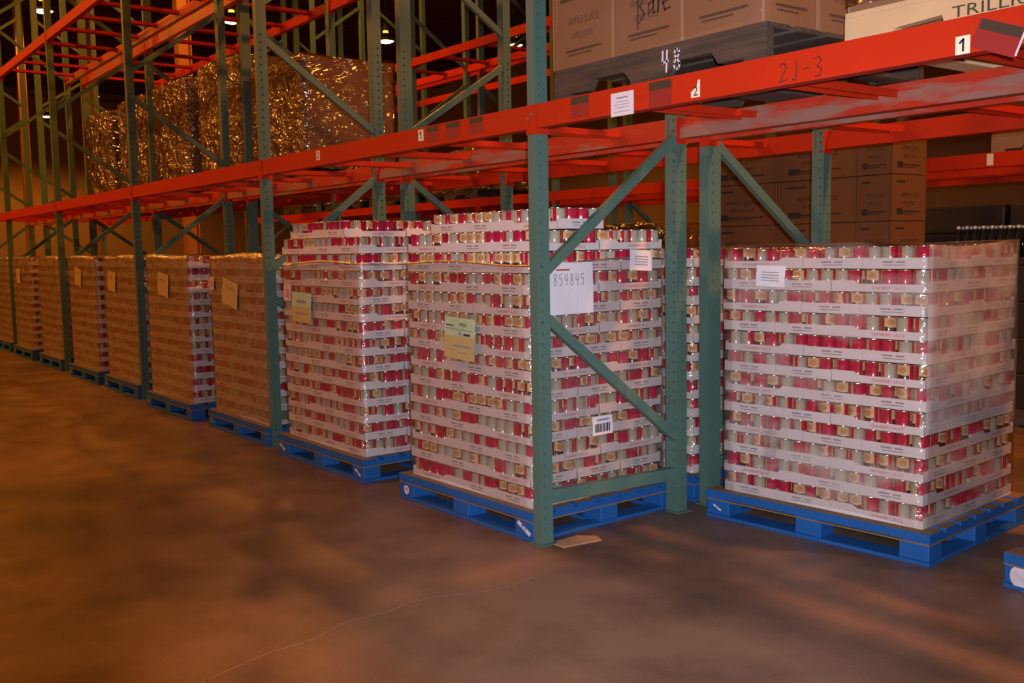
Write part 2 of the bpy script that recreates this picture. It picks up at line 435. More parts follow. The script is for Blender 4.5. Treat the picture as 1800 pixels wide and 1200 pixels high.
# ------------------------------------------------------------------ racking
BAY = 3.0695
LV = [(1.915, 2.020), (3.885, 3.990)]
def post_mesh(wx, wy, h, hx, hy, holes_to):
    """hollow square post, x from -wx to 0, y from 0 to wy, with punched slots on the front and right faces"""
    b = MB(); p = 0.0508; hw = 0.006; hh = 0.0075
    def face(P, w, c):
        # P(s, z) -> 3D ; w width ; c hole centre
        if holes_to <= 0 or c is None:
            b.quad(P(0, 0), P(w, 0), P(w, h), P(0, h)); return
        b.quad(P(0, 0), P(c - hw, 0), P(c - hw, h), P(0, h))
        b.quad(P(c + hw, 0), P(w, 0), P(w, h), P(c + hw, h))
        z = 0.0; k = 0
        while True:
            zc = 0.075 + k * p
            if zc > holes_to: break
            b.quad(P(c - hw, z), P(c + hw, z), P(c + hw, zc - hh), P(c - hw, zc - hh)); z = zc + hh; k += 1
        b.quad(P(c - hw, z), P(c + hw, z), P(c + hw, h), P(c - hw, h))
    face(lambda s, z: (-wx + s, 0, z), wx, hx)
    face(lambda s, z: (0, s, z), wy, hy)
    b.quad((0, wy, 0), (-wx, wy, 0), (-wx, wy, h), (0, wy, h))
    b.quad((-wx, wy, 0), (-wx, 0, 0), (-wx, 0, h), (-wx, wy, h))
    b.quad((0, 0, h), (0, wy, h), (-wx, wy, h), (-wx, 0, h))
    return b
_posts = {}
PH = 6.2
def post(kind, holes, parent, loc):
    k = (kind, holes)
    if k not in _posts:
        wx, wy, hx, hy = {'front': (0.055, 0.072, None, 0.024), 'rear': (0.080, 0.072, 0.060, 0.040), 'second': (0.062, 0.095, None, 0.030)}[kind]
        _posts[k] = post_mesh(wx, wy, PH, hx, hy, 2.9 if holes else 0).mesh('post', [M['green']])
    o = bpy.data.objects.new('post', _posts[k]); COL.objects.link(o); o.parent = parent; o.location = loc
    return o

D1 = 0.970
D2 = 1.035
ZIG = [(0.40, 1.057, 1), (1.278, 1.914, 0), (2.26, 2.84, 1), (3.10, 3.70, 0), (3.95, 4.55, 1), (4.80, 5.40, 0)]
def frame(x, y0, flip, label, holes=False, cat='rack upright', group=None):
    e = empty('rack_upright', (x, y0, 0))
    dep = D2 if flip else D1
    post('second' if flip else 'front', holes, e, (0, 0, 0)); post('rear', holes, e, (0, dep - 0.072, 0))
    ya, yb = 0.068, dep - 0.068
    b = MB(); b.bar((-0.030, ya, 0.22), (-0.030, yb, 0.205), 0.034, 0.062); b.build('horizontal_brace', M['green'], e)
    for z0, z1, up in ZIG:
        # up: rises from the rear post to the front post
        if bool(up) != flip: p, q = (-0.026, yb, z0), (-0.026, ya, z1)
        else: p, q = (-0.026, ya, z0), (-0.026, yb, z1)
        b = MB(); b.bar(p, q, 0.034, 0.046); b.build('diagonal_brace', M['green'], e)
    for yy in (0.036, dep - 0.036):
        b = MB(); b.box(-0.075, 0.02, yy - 0.05, yy + 0.05, 0.0, 0.006); b.build('foot_plate', M['green'], e)
    tag(e, label, cat, group or 'green rack uprights')
    return e

def beam_profile(front=True):
    p = [(0.0, 0.0), (0.055, 0.0), (0.055, 0.070), (0.040, 0.070), (0.040, 0.105), (0.0, 0.105)]
    return p if front else [(-a, c) for a, c in p][::-1]
_beams = {}
def beam(x0, y, z, front, label, mat='orange', group='orange rack beams', L=None):
    """spans from the post at x0 rightwards; y is the outer face of the beam"""
    L = L or BAY - 0.055
    e = empty('rack_beam', (x0, y, z))
    k = (front, mat, round(L, 3))
    if k not in _beams:
        b = MB(); b.prism(beam_profile(front), 'x', 0.006, L - 0.006)
        me = b.mesh('beam_tube', [M[mat]])
        s = 1 if front else -1
        c = MB()
        c.box(0.0005, 0.0045, min(0, s * 0.075), max(0, s * 0.075), -0.026, 0.105)
        c.box(-0.028, 0.0045, min(-s * 0.0045, -s * 0.0005), max(-s * 0.0045, -s * 0.0005), -0.026, 0.105)
        c.tube((-0.014, -s * 0.0045, 0.062), (-0.014, -s * 0.010, 0.062), 0.008, m=1)
        c.tube((0.0045, s * 0.030, 0.085), (0.010, s * 0.030, 0.085), 0.008, m=1)
        c2 = MB()
        c2.box(L - 0.0045, L - 0.0005, min(0, s * 0.075), max(0, s * 0.075), -0.026, 0.105)
        c2.box(L - 0.0045, L + 0.026, min(-s * 0.0045, -s * 0.0005), max(-s * 0.0045, -s * 0.0005), -0.026, 0.105)
        c2.tube((L + 0.013, -s * 0.0045, 0.045), (L + 0.013, -s * 0.010, 0.045), 0.008, m=1)
        _beams[k] = (me, c.mesh('connector', [M['orange'], M['steel']]), c2.mesh('connector', [M['orange'], M['steel']]))
    for nm, me in zip(('beam_tube', 'connector', 'connector'), _beams[k]):
        o = bpy.data.objects.new(nm, me); COL.objects.link(o); o.parent = e
    tag(e, label, 'rack beam', group)
    return e

_bars = {}
def support_bar(x, y0, y1, z, label, group):
    k = round(y1 - y0, 3)
    if k not in _bars:
        b = MB(); d = y1 - y0
        b.box(-0.045, 0.045, 0.0, d, 0.0, 0.004); b.box(-0.045, -0.041, 0, d, -0.028, 0); b.box(0.041, 0.045, 0, d, -0.028, 0)
        _bars[k] = b.mesh('pallet_support_bar', [M['orange']])
    o = bpy.data.objects.new('pallet_support_bar', _bars[k]); COL.objects.link(o); o.location = (x, y0, z)
    tag(o, label, 'support bar', group)
    return o

Y2 = 1.132
NF = 6
for k in range(-1, NF):
    nm = {-1: 'last, off to the right'}.get(k)
    w = 'nearest green rack upright' if k == 0 else ('green rack upright beyond the right edge' if k == -1 else '%s green rack upright down the aisle' % ORD[k + 1])
    frame(-k * BAY, 0, False, w + ', punched posts facing the aisle', holes=(k <= 2))
    w = 'green rear-row rack upright right behind the ' + ('nearest upright' if k == 0 else ('upright beyond the right edge' if k == -1 else '%s upright down the aisle' % ORD[k + 1]))
    frame(-k * BAY, Y2, True, w, holes=(k <= 1))
BAYN = lambda k: 'bay right of the nearest upright' if k == 0 else '%s bay left of nearest upright' % ORD[k]
BEAMS = {}
for k in range(0, NF):
    x0 = -k * BAY
    for li, (z0, z1) in enumerate(LV):
        if li == 1 and k not in (2, 3, 4): continue
        lw = ('lower', 'upper')[li]
        for r, (yy, fr, rn, mt) in enumerate(((0, True, 'aisle-side', 'orange'), (D1, False, 'second', 'orange_worn'), (Y2, True, 'third', 'orange_worn'), (Y2 + D2, False, 'rearmost', 'orange'))):
            BEAMS[(k, li, r)] = beam(x0, yy, z0, fr, 'orange %s beam, %s one, %s' % (lw, rn, BAYN(k)), mt)
        nb = 4
        for row, (ya, yb) in enumerate(((0.041, D1 - 0.041), (Y2 + 0.041, Y2 + D2 - 0.041))):
            for j in range(nb):
                xx = x0 + (j + 0.62) * (BAY - 0.05) / (nb + 0.2)
                support_bar(xx, ya, yb, z0 + 0.0745, 'red cross bar, %s from left, %s level, %s rack, %s' % (ORD[j + 1], lw, ('front', 'rear')[row], BAYN(k)), 'cross bars between the beams')

# second racking row across the next aisle
YB = 4.5
XB = 0.75
for k in range(-1, 6):
    for row, (yy, flip) in enumerate(((YB, False), (YB + D1 + 0.16, True))):
        frame(XB - k * BAY, yy, flip, 'far-row green upright, %s from right, %s rack' % (ORD[k + 2], ('front', 'rear')[row]), group='far-row uprights')
for k in range(0, 6):
    for li, (z0, z1) in enumerate(LV):
        for r, (yy, fr) in enumerate(((YB, True), (YB + D1, False), (YB + D1 + 0.16, True), (YB + D1 + D2 + 0.16, False))):
            BEAMS[('B', k, li, r)] = beam(XB - k * BAY, yy, z0, fr, 'far-row orange beam, %s level, %s from front, %s bay from right' % (('lower', 'upper')[li], ORD[r + 1], ORD[k + 1]), group='far-row beams')
        if li == 1 and k > 0:
            for j in range(3):
                support_bar(XB - k * BAY + 0.5 + j, YB + 0.041, YB + D1 - 0.041, z0 + 0.0745, 'far-row cross bar, %s from left, upper level, %s bay from right' % (ORD[j + 1], ORD[k + 1]), 'far-row cross bars')

# stickers and writing on the beams (children: they are stuck on)
def sticker(parent, x0, x1, z0, z1, mats, fill, name='sticker', label=None, skew=0.0):
    b = MB(); px, pz = parent.location.x, parent.location.z; y = -0.0015
    def P(x, z): return (x - px, y, z - pz)
    b.box(x0 - px, x1 - px, -0.0012, -0.0002, z0 - pz, z1 - pz)
    fill(b, Vector(((x0 + x1) / 2 - px, -0.0018, (z0 + z1) / 2 - pz)), x1 - x0, z1 - z0)
    o = b.build(name, mats, parent)
    if label: o['label'] = label
    return o
b0 = BEAMS[(0, 0, 0)]; b1 = BEAMS[(1, 0, 0)]
def dig(t):
    def draw(b, c, w, h):
        if t == '1': b.stroke(c, X3, Z3, [(-h * .16, h * .14), (h * .03, h * .30), (h * .03, -h * .30)], h * .13, 1)
        else: b.text(t, h * 1.0, c, X3, Z3, 1)
    return draw
sticker(b0, 1.974, 2.018, 1.915, 1.967, [M['sticker_cream'], M['ink_black']], dig('1'), 'number_sticker', 'cream sticker with a black 1')
b = MB(); b.flat((0.942 - b0.location.x, -0.0008, 0.011), X3, Z3, [(0, 0), (.045, 0), (.045, .062), (.034, .062), (.028, .038), (0, .022)], [(0, 1, 2, 3, 4, 5)], 0)
b.text('2', 0.05, (0.965 - b0.location.x, -0.0014, 0.032), X3, Z3, 1)
o = b.build('number_sticker', [M['sticker_cream'], M['ink_black']], b0); o['label'] = 'torn cream sticker with a black 2'
sticker(b1, -0.995, -0.945, 1.950, 2.008, [M['sticker_cream'], M['ink_black']], dig('1'), 'number_sticker', 'small cream number sticker')
sticker(b1, -2.213, -2.165, 1.948, 2.006, [M['sticker_cream'], M['ink_black']], dig('2'), 'number_sticker', 'small cream number sticker further left')
def darktop(b, c, w, h): b.rect(c + Z3 * (h * 0.33), X3, Z3, w, h * 0.34, 1)
sticker(b0, 0.722, 0.842, 1.918, 2.012, [M['sticker_red'], M['sticker_dark']], darktop, 'location_sticker', 'dark red sticker with a black top')
sticker(b0, 0.252, 0.366, 1.928, 2.015, [M['sticker_red'], M['sticker_dark']], darktop, 'location_sticker', 'dark red sticker with a black top')
def lines(b, c, w, h):
    b.rect(c + Z3 * (h * 0.27), X3, Z3, w * 0.5, h * 0.06, 1)
    for i, (dz, ww) in enumerate(((0.1, 0.55), (-0.02, 0.7), (-0.14, 0.6), (-0.32, 0.75))): b.rect(c + Z3 * (h * dz), X3, Z3, w * ww, h * 0.025, 1)
sticker(b0, 0.503, 0.635, 1.905, 1.998, [M['paper'], M['ink_grey']], lines, 'paper_notice', 'white paper notice with grey print')
for i, (xa, xb) in enumerate(((-0.915, -0.80), (-0.725, -0.605), (-0.52, -0.405))):
    sticker(b1, xa, xb, 1.935, 2.014, [M['sticker_red'], M['sticker_dark']], darktop, 'location_sticker', 'faded dark sticker')
# the tilted black-topped sticker near the right edge
b = MB(); cx, cz = 2.098 - b0.location.x, 1.944 - b0.location.z
ca, sa = math.cos(math.radians(-22)), math.sin(math.radians(-22))
U = Vector((ca, 0, sa)); V = Vector((-sa, 0, ca)); O = Vector((cx, -0.0012, cz))
b.rect(O, U, V, 0.142, 0.082, 0); b.rect(O + V * 0.026 - Y3 * 0.0006, U, V, 0.128, 0.028, 1); b.rect(O + U * 0.069 - Y3 * 0.0006, U, V, 0.006, 0.07, 2)
o = b.build('location_sticker', [M['sticker_red'], M['sticker_dark'], M['white_mark']], b0); o['label'] = 'tilted red sticker with a black bar'
# 2J-3 written in marker
GLY = {
 '2': [[(0, .8), (.3, 1), (.6, .95), (.7, .7), (.1, .02), (.8, .1)]],
 'J': [[(.6, 1), (.62, .2), (.4, 0), (.2, .1)]],
 '-': [[(.1, .5), (.7, .55)]],
 '3': [[(.1, .95), (.5, 1), (.7, .8), (.35, .55), (.75, .35), (.55, .05), (.05, .02)]],
 '8': [[(.4, .55), (.12, .75), (.3, .98), (.6, .95), (.68, .75), (.4, .55), (.08, .3), (.25, .02), (.6, .04), (.72, .28), (.4, .55)]],
 '5': [[(.7, 1), (.15, .95), (.12, .6), (.5, .62), (.65, .35), (.45, .03), (.05, .05)]],
 '4': [[(.15, 1), (.1, .45), (.7, .5)], [(.6, 1), (.5, 0)]],
}
def handwrite(b, s, O, U, V, cw, ch, w, m):
    for i, c in enumerate(s):
        for st in GLY[c]:
            b.stroke(Vector(O) + Vector(U) * (i * cw), U, V, [(p * cw * 0.85, q * ch) for p, q in st], w, m)
b = MB(); handwrite(b, '2J-3', (1.345 - b0.location.x, -0.0008, 1.925 - b0.location.z), X3, Z3, 0.047, 0.062, 0.0035, 0)
o = b.build('marker_writing', M['ink_black'], b0); o['label'] = 'black marker writing 2J-3'
bB = BEAMS[('B', 0, 0, 0)]
for xa, w_, mt in ((0.20, 0.05, 'sticker_cream'), (0.62, 0.16, 'paper'), (1.00, 0.1, 'paper')):
    b = MB(); b.rect((xa - bB.location.x + -0.5, -0.001, 0.055), X3, Z3, w_, 0.085, 0); b.build('location_sticker', M[mt], bB)

# ------------------------------------------------------------------ pallets
def blue_pallet_master(w, d):
    e = empty('blue_pallet', (0, 0, 0))
    b = MB(); n = 7; bw = 0.118
    for i in range(n):
        y = i * (d - bw) / (n - 1); b.box(0, w, y, y + bw, 0.124, 0.142); b.m[-5] = 1
    for x in (0, w / 2 - 0.06, w - 0.12): b.box(x, x + 0.12, 0.0005, d - 0.0005, 0.099, 0.1239)
    for xa, xb in ((0.1201, w / 2 - 0.0601), (w / 2 + 0.0601, w - 0.1201)):
        b.box(xa, xb, 0.0005, 0.022, 0.104, 0.1239); b.box(xa, xb, d - 0.022, d - 0.0005, 0.104, 0.1239)
    b.build('top_deck', [M['blue'], M['wood_raw']], e)
    b = MB()
    for y in (0.0, d - 0.02): b.box(0, w, y, y + 0.02, 0.092, 0.0988)
    for x in (0.0, w - 0.02): b.box(x, x + 0.02, 0.0201, d - 0.0201, 0.092, 0.0988)
    b.build('bare_wood_edge', M['wood_raw'], e)
    for x in (0.002, w / 2 - 0.07, w - 0.142):
        for y in (0.002, d / 2 - 0.06, d - 0.122):
            b = MB(); b.box(x, x + 0.14, y, y + 0.12, 0.0182, 0.0918); b.build('block', M['blue'], e, bevel=0.006)
    b = MB()
    for y in (0, d / 2 - 0.06, d - 0.12): b.box(0, w, y, y + 0.12, 0.0, 0.018)
    b.box(0, 0.1, 0.1201, d / 2 - 0.0601, 0.0, 0.018); b.box(w - 0.1, w, 0.1201, d / 2 - 0.0601, 0.0, 0.018)
    b.box(0, 0.1, d / 2 + 0.0601, d - 0.1201, 0.0, 0.018); b.box(w - 0.1, w, d / 2 + 0.0601, d - 0.1201, 0.0, 0.018)
    b.build('bottom_frame', M['blue'], e, bevel=0.003)
    return e
PALW, PALD = 1.20, 1.0
PAL0 = blue_pallet_master(PALW, PALD)
pal_used = [False]
def blue_pallet(x, y, rz, label, group='blue pallets on the floor'):
    """x, y: front-left corner"""
    if not pal_used[0]: o = PAL0; pal_used[0] = True
    else: o = copy_tree(PAL0)
    o.location = (x, y, 0); o.rotation_euler.z = rz
    tag(o, label, 'pallet', group)
    return o
def paint_mark(pal, cx, r, kind='ring'):
    b = MB(); O = Vector((cx, 0.001, 0.056))
    if kind == 'crescent':
        pts = []
        for i in range(13):
            a = math.radians(60 + 240 * i / 12); pts.append((r * math.cos(a), r * 0.72 * math.sin(a)))
        for i in range(12, -1, -1):
            a = math.radians(60 + 240 * i / 12); pts.append((r * 0.22 + r * 0.52 * math.cos(a), r * 0.40 * math.sin(a)))
        b.flat(O, X3, Z3, pts, [(i, i + 1, 24 - i, 25 - i) for i in range(12)], 0)
    elif kind == 'ring':
        pts = [(r * math.cos(a), r * math.sin(a)) for a in np.linspace(0, 2 * math.pi, 20, endpoint=False)]
        pts += [(r * .35 * math.cos(a), r * .35 * math.sin(a)) for a in np.linspace(0, 2 * math.pi, 20, endpoint=False)]
        b.flat(O, X3, Z3, pts, [(i, (i + 1) % 20, 20 + (i + 1) % 20, 20 + i) for i in range(20)], 0)
    else:
        b.stroke(O, X3, Z3, [(-r, .5 * r), (-.3 * r, .2 * r), (.2 * r, -.1 * r), (r, -.5 * r)], r * .55, 0)
    o = b.build('painted_mark', M['white_mark'], pal); o['label'] = 'white painted mark on the pallet block'
    return o

# ------------------------------------------------------------------ can trays and cans
D = 0.0745
PITCH_Z = 0.102
HH, HL, HM = 0.051, 0.036, 0.048
NSEG = 16
def can_proto(n=NSEG):
    R = D / 2 - 0.0004; H = 0.0985
    prof = [(R - 0.003, 0.0), (R, 0.002), (R, 0.0045), (R - 0.0012, 0.0055), (R - 0.0012, 0.0930), (R, 0.0940), (R, 0.0975), (R - 0.0016, H), (R - 0.003, 0.0955)]
    V = []; F = []; UV = []; MI = []
    for r, z in prof:
        for k in range(n + 1):
            a = 2 * math.pi * k / n
            V.append((r * math.cos(a), r * math.sin(a), z))
    W = n + 1
    for j in range(len(prof) - 1):
        for k in range(n):
            F.append((j * W + k, j * W + k + 1, (j + 1) * W + k + 1, (j + 1) * W + k))
            v0 = (prof[j][1]) / H; v1 = prof[j + 1][1] / H
            UV.append(((k / n, v0), ((k + 1) / n, v0), ((k + 1) / n, v1), (k / n, v1)))
            MI.append(1 if j == 3 else 0)
    j = len(prof) - 1
    c = len(V); V.append((0, 0, 0.0955))
    for k in range(0, n, 2):
        F.append((j * W + k, j * W + k + 1, j * W + k + 2, c)); UV.append(((0, 0),) * 4); MI.append(0)
    return np.array(V, np.float32), np.array(F, np.int32), np.array(UV, np.float32), np.array(MI, np.int32)
CV, CF, CUV, CMI = can_proto()
CMATS = [M['can_metal'], M['can_label']]
def bulk_mesh(name, V, F, UV, MI, xf, mats, smooth=True):
    """xf rows: x, y, z, rot"""
    nt = len(xf); xf = np.asarray(xf, np.float32)
    c, s = np.cos(xf[:, 3])[:, None], np.sin(xf[:, 3])[:, None]
    X = V[None, :, 0] * c - V[None, :, 1] * s + xf[:, 0:1]
    Y = V[None, :, 0] * s + V[None, :, 1] * c + xf[:, 1:2]
    Z = np.repeat(V[None, :, 2], nt, 0) + xf[:, 2:3]
    VV = np.stack([X, Y, Z], -1).reshape(-1, 3)
    FF = (F[None] + (np.arange(nt, dtype=np.int32) * len(V))[:, None, None]).reshape(-1, 4)
    me = bpy.data.meshes.new(name)
    me.vertices.add(len(VV)); me.vertices.foreach_set('co', VV.ravel().astype(np.float32))
    me.loops.add(FF.size); me.loops.foreach_set('vertex_index', FF.ravel().astype(np.int32))
    me.polygons.add(len(FF)); me.polygons.foreach_set('loop_start', np.arange(0, FF.size, 4, dtype=np.int32))
    for mt in mats: me.materials.append(mt)
    me.polygons.foreach_set('material_index', np.tile(MI, nt).astype(np.int32))
    if UV is not None:
        ul = me.uv_layers.new(name='UVMap'); ul.data.foreach_set('uv', np.tile(UV.reshape(-1), nt).astype(np.float32))
    if smooth: me.polygons.foreach_set('use_smooth', np.ones(len(FF), bool))
    me.update(calc_edges=True)
    return me
CAN_MESH = bulk_mesh('food_can', CV, CF, CUV, CMI, [(0, 0, 0, 0)], CMATS)

def tray_geo(nx, ny, low_from_left):
    """tray at origin corner; long sides carry the dip and the red print, short sides the grey print"""
    b = MB(); t = 0.0022; g = 0.0006
    w, d = nx * D - g, ny * D - g
    longx = nx > ny
    L = w if longx else d
    def prof(lo_first):
        a = 0.70 * L if lo_first else 0.30 * L
        if lo_first: return [(0, 0), (L, 0), (L, HH), (a + 0.02, HH), (a, HL), (0.0, HL)]
        return [(0, 0), (L, 0), (L, HL), (a, HL), (a - 0.02, HH), (0, HH)]
    if longx:
        b.prism(prof(low_from_left), 'y', g, g + t); b.prism(prof(not low_from_left), 'y', d - t, d)
        b.box(g, g + t, g, d, 0, HM); b.box(w - t, w, g, d, 0, HM)
    else:
        b.prism(prof(low_from_left), 'x', w - t, w); b.prism(prof(low_from_left), 'x', g, g + t)
        b.box(g, w, g, g + t, 0, HM); b.box(g, w, d - t, d, 0, HM)
    b.box(g, w, g, d, 0.0, 0.0015, 1)
    e = 0.0004
    return b, w, d, longx, L, e
def tray_print(b, w, d, longx, L, lo, rich):
    e = 0.0004
    tx = L * (0.42 if lo else 0.62)
    def red(O, U):
        if rich: b.text('CRANBERRY SAUCE', 0.019, O, U, Z3, 2, 0.155)
        else:
            for i in range(2): b.rect(Vector(O) + Vector(U) * (-0.04 + 0.085 * i), U, Z3, 0.07, 0.012, 2)
    def grey(O, U):
        for i, (dx, ww) in enumerate(((-0.03, 0.05), (0.03, 0.04))):
            b.rect(Vector(O) + Vector(U) * dx + Z3 * 0.006, U, Z3, ww, 0.007, 3)
        b.rect(Vector(O) - Z3 * 0.007, U, Z3, 0.10, 0.004, 3)
    if longx:
        red((tx, 0.0006 - e, 0.018), X3)
        grey((w + e, d / 2, 0.024), Y3)
    else:
        red((w + e, tx, 0.018), Y3)
        grey((w / 2, 0.0006 - e, 0.024), X3)
TRAY_MATS = [M['tray'], M['tray_in'], M['ink_red'], M['ink_grey']]
_tm = {}
def tray_mesh(nx, ny, lo, rich=True):
    k = (nx, ny, lo, rich)
    if k not in _tm:
        b, w, d, lx, L, e = tray_geo(nx, ny, lo)
        tray_print(b, w, d, lx, L, lo, rich)
        _tm[k] = (b, b.mesh('can_tray', TRAY_MATS))
    return _tm[k]

def layer_trays(kind):
    if kind == 'A':
        return [(0, j * 4, 6, 4, True) for j in range(3)] + [(6, 0, 4, 6, False), (10, 0, 4, 6, False), (6, 6, 4, 6, False), (10, 6, 4, 6, False)]
    return [(0, 0, 4, 6, False), (4, 0, 4, 6, False), (0, 6, 4, 6, False), (4, 6, 4, 6, False)] + [(8, j * 4, 6, 4, False) for j in range(3)]

# stacks: right-front corner, yaw, layers, words for the stack, top partial layer shift
class S: pass
STACKS = []
def stack(key, xr, yf, yaw, layers, topkind, words, partial=None, zb=0.142):
    s = S(); s.key = key; s.yaw = yaw; s.layers = layers; s.words = words; s.partial = partial; s.zb = zb
    c, sn = math.cos(yaw), math.sin(yaw)
    s.ox, s.oy = xr - 14 * D * c, yf - 14 * D * sn      # front-left corner
    s.top = topkind
    STACKS.append(s)
    return s
R = math.radians
stack('R', 1.240, 1.118, R(4.6), 12, 'A', 'right-hand stack')
stack('P1', -0.120, 0.045, R(1.8), 13, 'A', 'nearest aisle stack', partial=('B', 0.09, 0.10))
stack('P2', -1.720, 0.010, R(1.0), 13, 'A', 'second aisle stack', partial=('A', 0.05, 0.04))
stack('P3', -3.150, 0.020, R(0.4), 12, 'B', 'third aisle stack')
stack('P4', -4.600, -0.030, R(0.8), 12, 'A', 'fourth aisle stack')
stack('P5', -6.215, 0.010, R(0.2), 12, 'B', 'fifth aisle stack')
stack('P6', -7.620, 0.000, R(0.9), 12, 'A', 'sixth aisle stack')
stack('P7', -9.300, 0.010, R(0.3), 12, 'B', 'seventh aisle stack')
stack('P8', -10.90, 0.000, R(0.6), 12, 'A', 'eighth aisle stack')
stack('P9', -12.42, 0.010, R(0.2), 12, 'A', 'ninth aisle stack')
stack('P10', -13.90, 0.010, R(0.5), 12, 'B', 'tenth aisle stack')
stack('B', -0.150, 1.170, R(0.5), 12, 'A', 'stack behind the nearest one')
stack('R2', 2.733, 1.085, R(-2.0), 12, 'A', 'stack cut off by right edge')
BY = {s.key: s for s in STACKS}
LEFTPOS = {}
CATS = {'red': 0.135, 'cream': 0.465, 'silver': 0.81}
cans = []      # dict per visible can
backcans = []
trays = []
for s in STACKS:
    c, sn = math.cos(s.yaw), math.sin(s.yaw)
    total = s.layers + (1 if s.partial else 0)
    for l in range(total):
        part = l >= s.layers
        kind = s.partial[0] if part else (s.top if (s.layers - 1 - l) % 2 == 0 else ('B' if s.top == 'A' else 'A'))
        jx, jy = RNG.normal(0, 0.004), RNG.normal(0, 0.004)
        if part: jx, jy = s.partial[1], s.partial[2]
        z = s.zb + l * PITCH_Z
        def W(x, y):
            x += jx; y += jy
            return s.ox + x * c - y * sn, s.oy + x * sn + y * c
        tl = layer_trays(kind)
        if part: tl = [q for q in tl if (q[1] == 0 if s.key == 'P1' else q[0] < 10)]
        for (i, j, nx, ny, lo) in tl:
            X, Y = W(i * D, j * D)
            vis_front = j == 0; vis_end = i + nx == (10 if part and s.key == 'P2' else 14)
            trays.append(dict(s=s, l=l, x=X, y=Y, z=z, nx=nx, ny=ny, lo=lo, vf=vis_front, ve=vis_end, i=i, j=j))
        topl = l == total - 1
        for ci in range(14):
            for cj in range(12):
                lastc = 13
                if part:
                    if not any(q[0] <= ci < q[0] + q[2] and q[1] <= cj < q[1] + q[3] for q in tl): continue
                    if s.key == 'P2': lastc = 9
                X, Y = W((ci + 0.5) * D, (cj + 0.5) * D)
                if cj == 0 or ci == lastc:
                    cat = random.choices(('red', 'cream', 'silver'), (0.29, 0.30, 0.41))[0]
                    face = -math.pi / 2 + s.yaw if cj == 0 else s.yaw
                    if cj == 0 and ci == lastc: face = -math.pi / 4
                    # slightly toward the viewer
                    face += (0.35 if cj == 0 else -0.25)
                    rot = face - 2 * math.pi * CATS[cat] + random.uniform(-0.75, 0.75)
                    cans.append(dict(s=s, l=l, ci=ci, cj=cj, x=X, y=Y, z=z + 0.0017, rot=rot, cat=cat, front=cj == 0))
                elif cj == 1 or ci == 12 or ci == 0 or cj == 11 or topl or l >= s.layers - 1:
                    backcans.append((X, Y, z + 0.0017, random.uniform(0, 6.28)))

def shown(p, n):
    v = CAM - Vector(p); d = v.length
    return max(0.0, v.normalized().dot(n)) / (d * d)
# the 300 cans that show largest
for q in cans:
    nrm = Vector((math.sin(q['s'].yaw), -math.cos(q['s'].yaw), 0)) if q['front'] else Vector((math.cos(q['s'].yaw), math.sin(q['s'].yaw), 0))
    q['score'] = shown((q['x'], q['y'], q['z']), nrm)
    k = q['s'].key
    if k in ('B', 'R2'): q['score'] *= 0.1
    if k == 'R' and not q['front']: q['score'] *= 0.75      # behind hazy film
cans.sort(key=lambda q: -q['score'])
for idx, q in enumerate(cans[:300]):
    o = bpy.data.objects.new('food_can', CAN_MESH); COL.objects.link(o)
    o.location = (q['x'], q['y'], q['z']); o.rotation_euler.z = q['rot']
    s = q['s']
    look = {'red': 'red-side-out can', 'cream': 'cream-panel-out can', 'silver': 'silver-panel-out can'}[q['cat']]
    if q['front']: lab = '%s, %s from left, layer %s up, front of %s' % (look, ORD[q['ci'] + 1], ORD[q['l'] + 1], s.words)
    else: lab = '%s, %s from front, layer %s up, right end of %s' % (look, ORD[q['cj'] + 1], ORD[q['l'] + 1], s.words)
    tag(o, lab.replace('layer %s up' % ORD[q['l'] + 1], '%s layer up' % ORD[q['l'] + 1]), 'can', 'cans in the trays')
me = bulk_mesh('food_cans', CV, CF, CUV, CMI, [(q['x'], q['y'], q['z'], q['rot']) for q in cans[300:]], CMATS)
o = bpy.data.objects.new('food_cans', me); COL.objects.link(o)
tag(o, 'all the smaller red and cream cans filling the remaining trays of the stacks', 'cans', 'cans in the trays', 'stuff')
cv2, cf2, cu2, cm2 = can_proto(8)
me = bulk_mesh('inner_food_cans', cv2, cf2, cu2, cm2, backcans, CMATS)
o2 = bpy.data.objects.new('inner_food_cans', me); COL.objects.link(o2)
tag(o2, 'cans standing behind the outer rows inside the stacked trays', 'cans', 'cans in the trays', 'stuff')

# trays
for t in trays:
    s = t['s']; c, sn = math.cos(s.yaw), math.sin(s.yaw)
    sc = 0
    if t['vf']: sc = max(sc, t['nx'] * shown((t['x'], t['y'], t['z']), Vector((sn, -c, 0))))
    if t['ve']: sc += t['ny'] * shown((t['x'] + t['nx'] * D, t['y'], t['z']), Vector((c, sn, 0)))
    if s.key == 'R2': sc *= 0.15
    if s.key == 'B': sc *= 0.3
    t['score'] = sc
trays.sort(key=lambda t: -t['score'])
for t in trays[:300]:
    s = t['s']
    b, me = tray_mesh(t['nx'], t['ny'], t['lo'])
    o = bpy.data.objects.new('can_tray', me); COL.objects.link(o)
    o.location = (t['x'], t['y'], t['z']); o.rotation_euler.z = s.yaw
    if t['vf']:
        pos = {0: 'left', 4: 'middle', 6: 'middle', 8: 'right corner', 10: 'right corner'}[t['i']] + ' front'
    else:
        pos = {4: 'middle of right end', 8: 'rear of right end', 6: 'rear of right end'}[t['j']]
    tag(o, 'white can tray, %s layer up, %s, %s' % (ORD[t['l'] + 1], pos, s.words), 'tray', 'white can trays')
vs_, fs_, ms_ = [], [], []
off = 0
PV = []
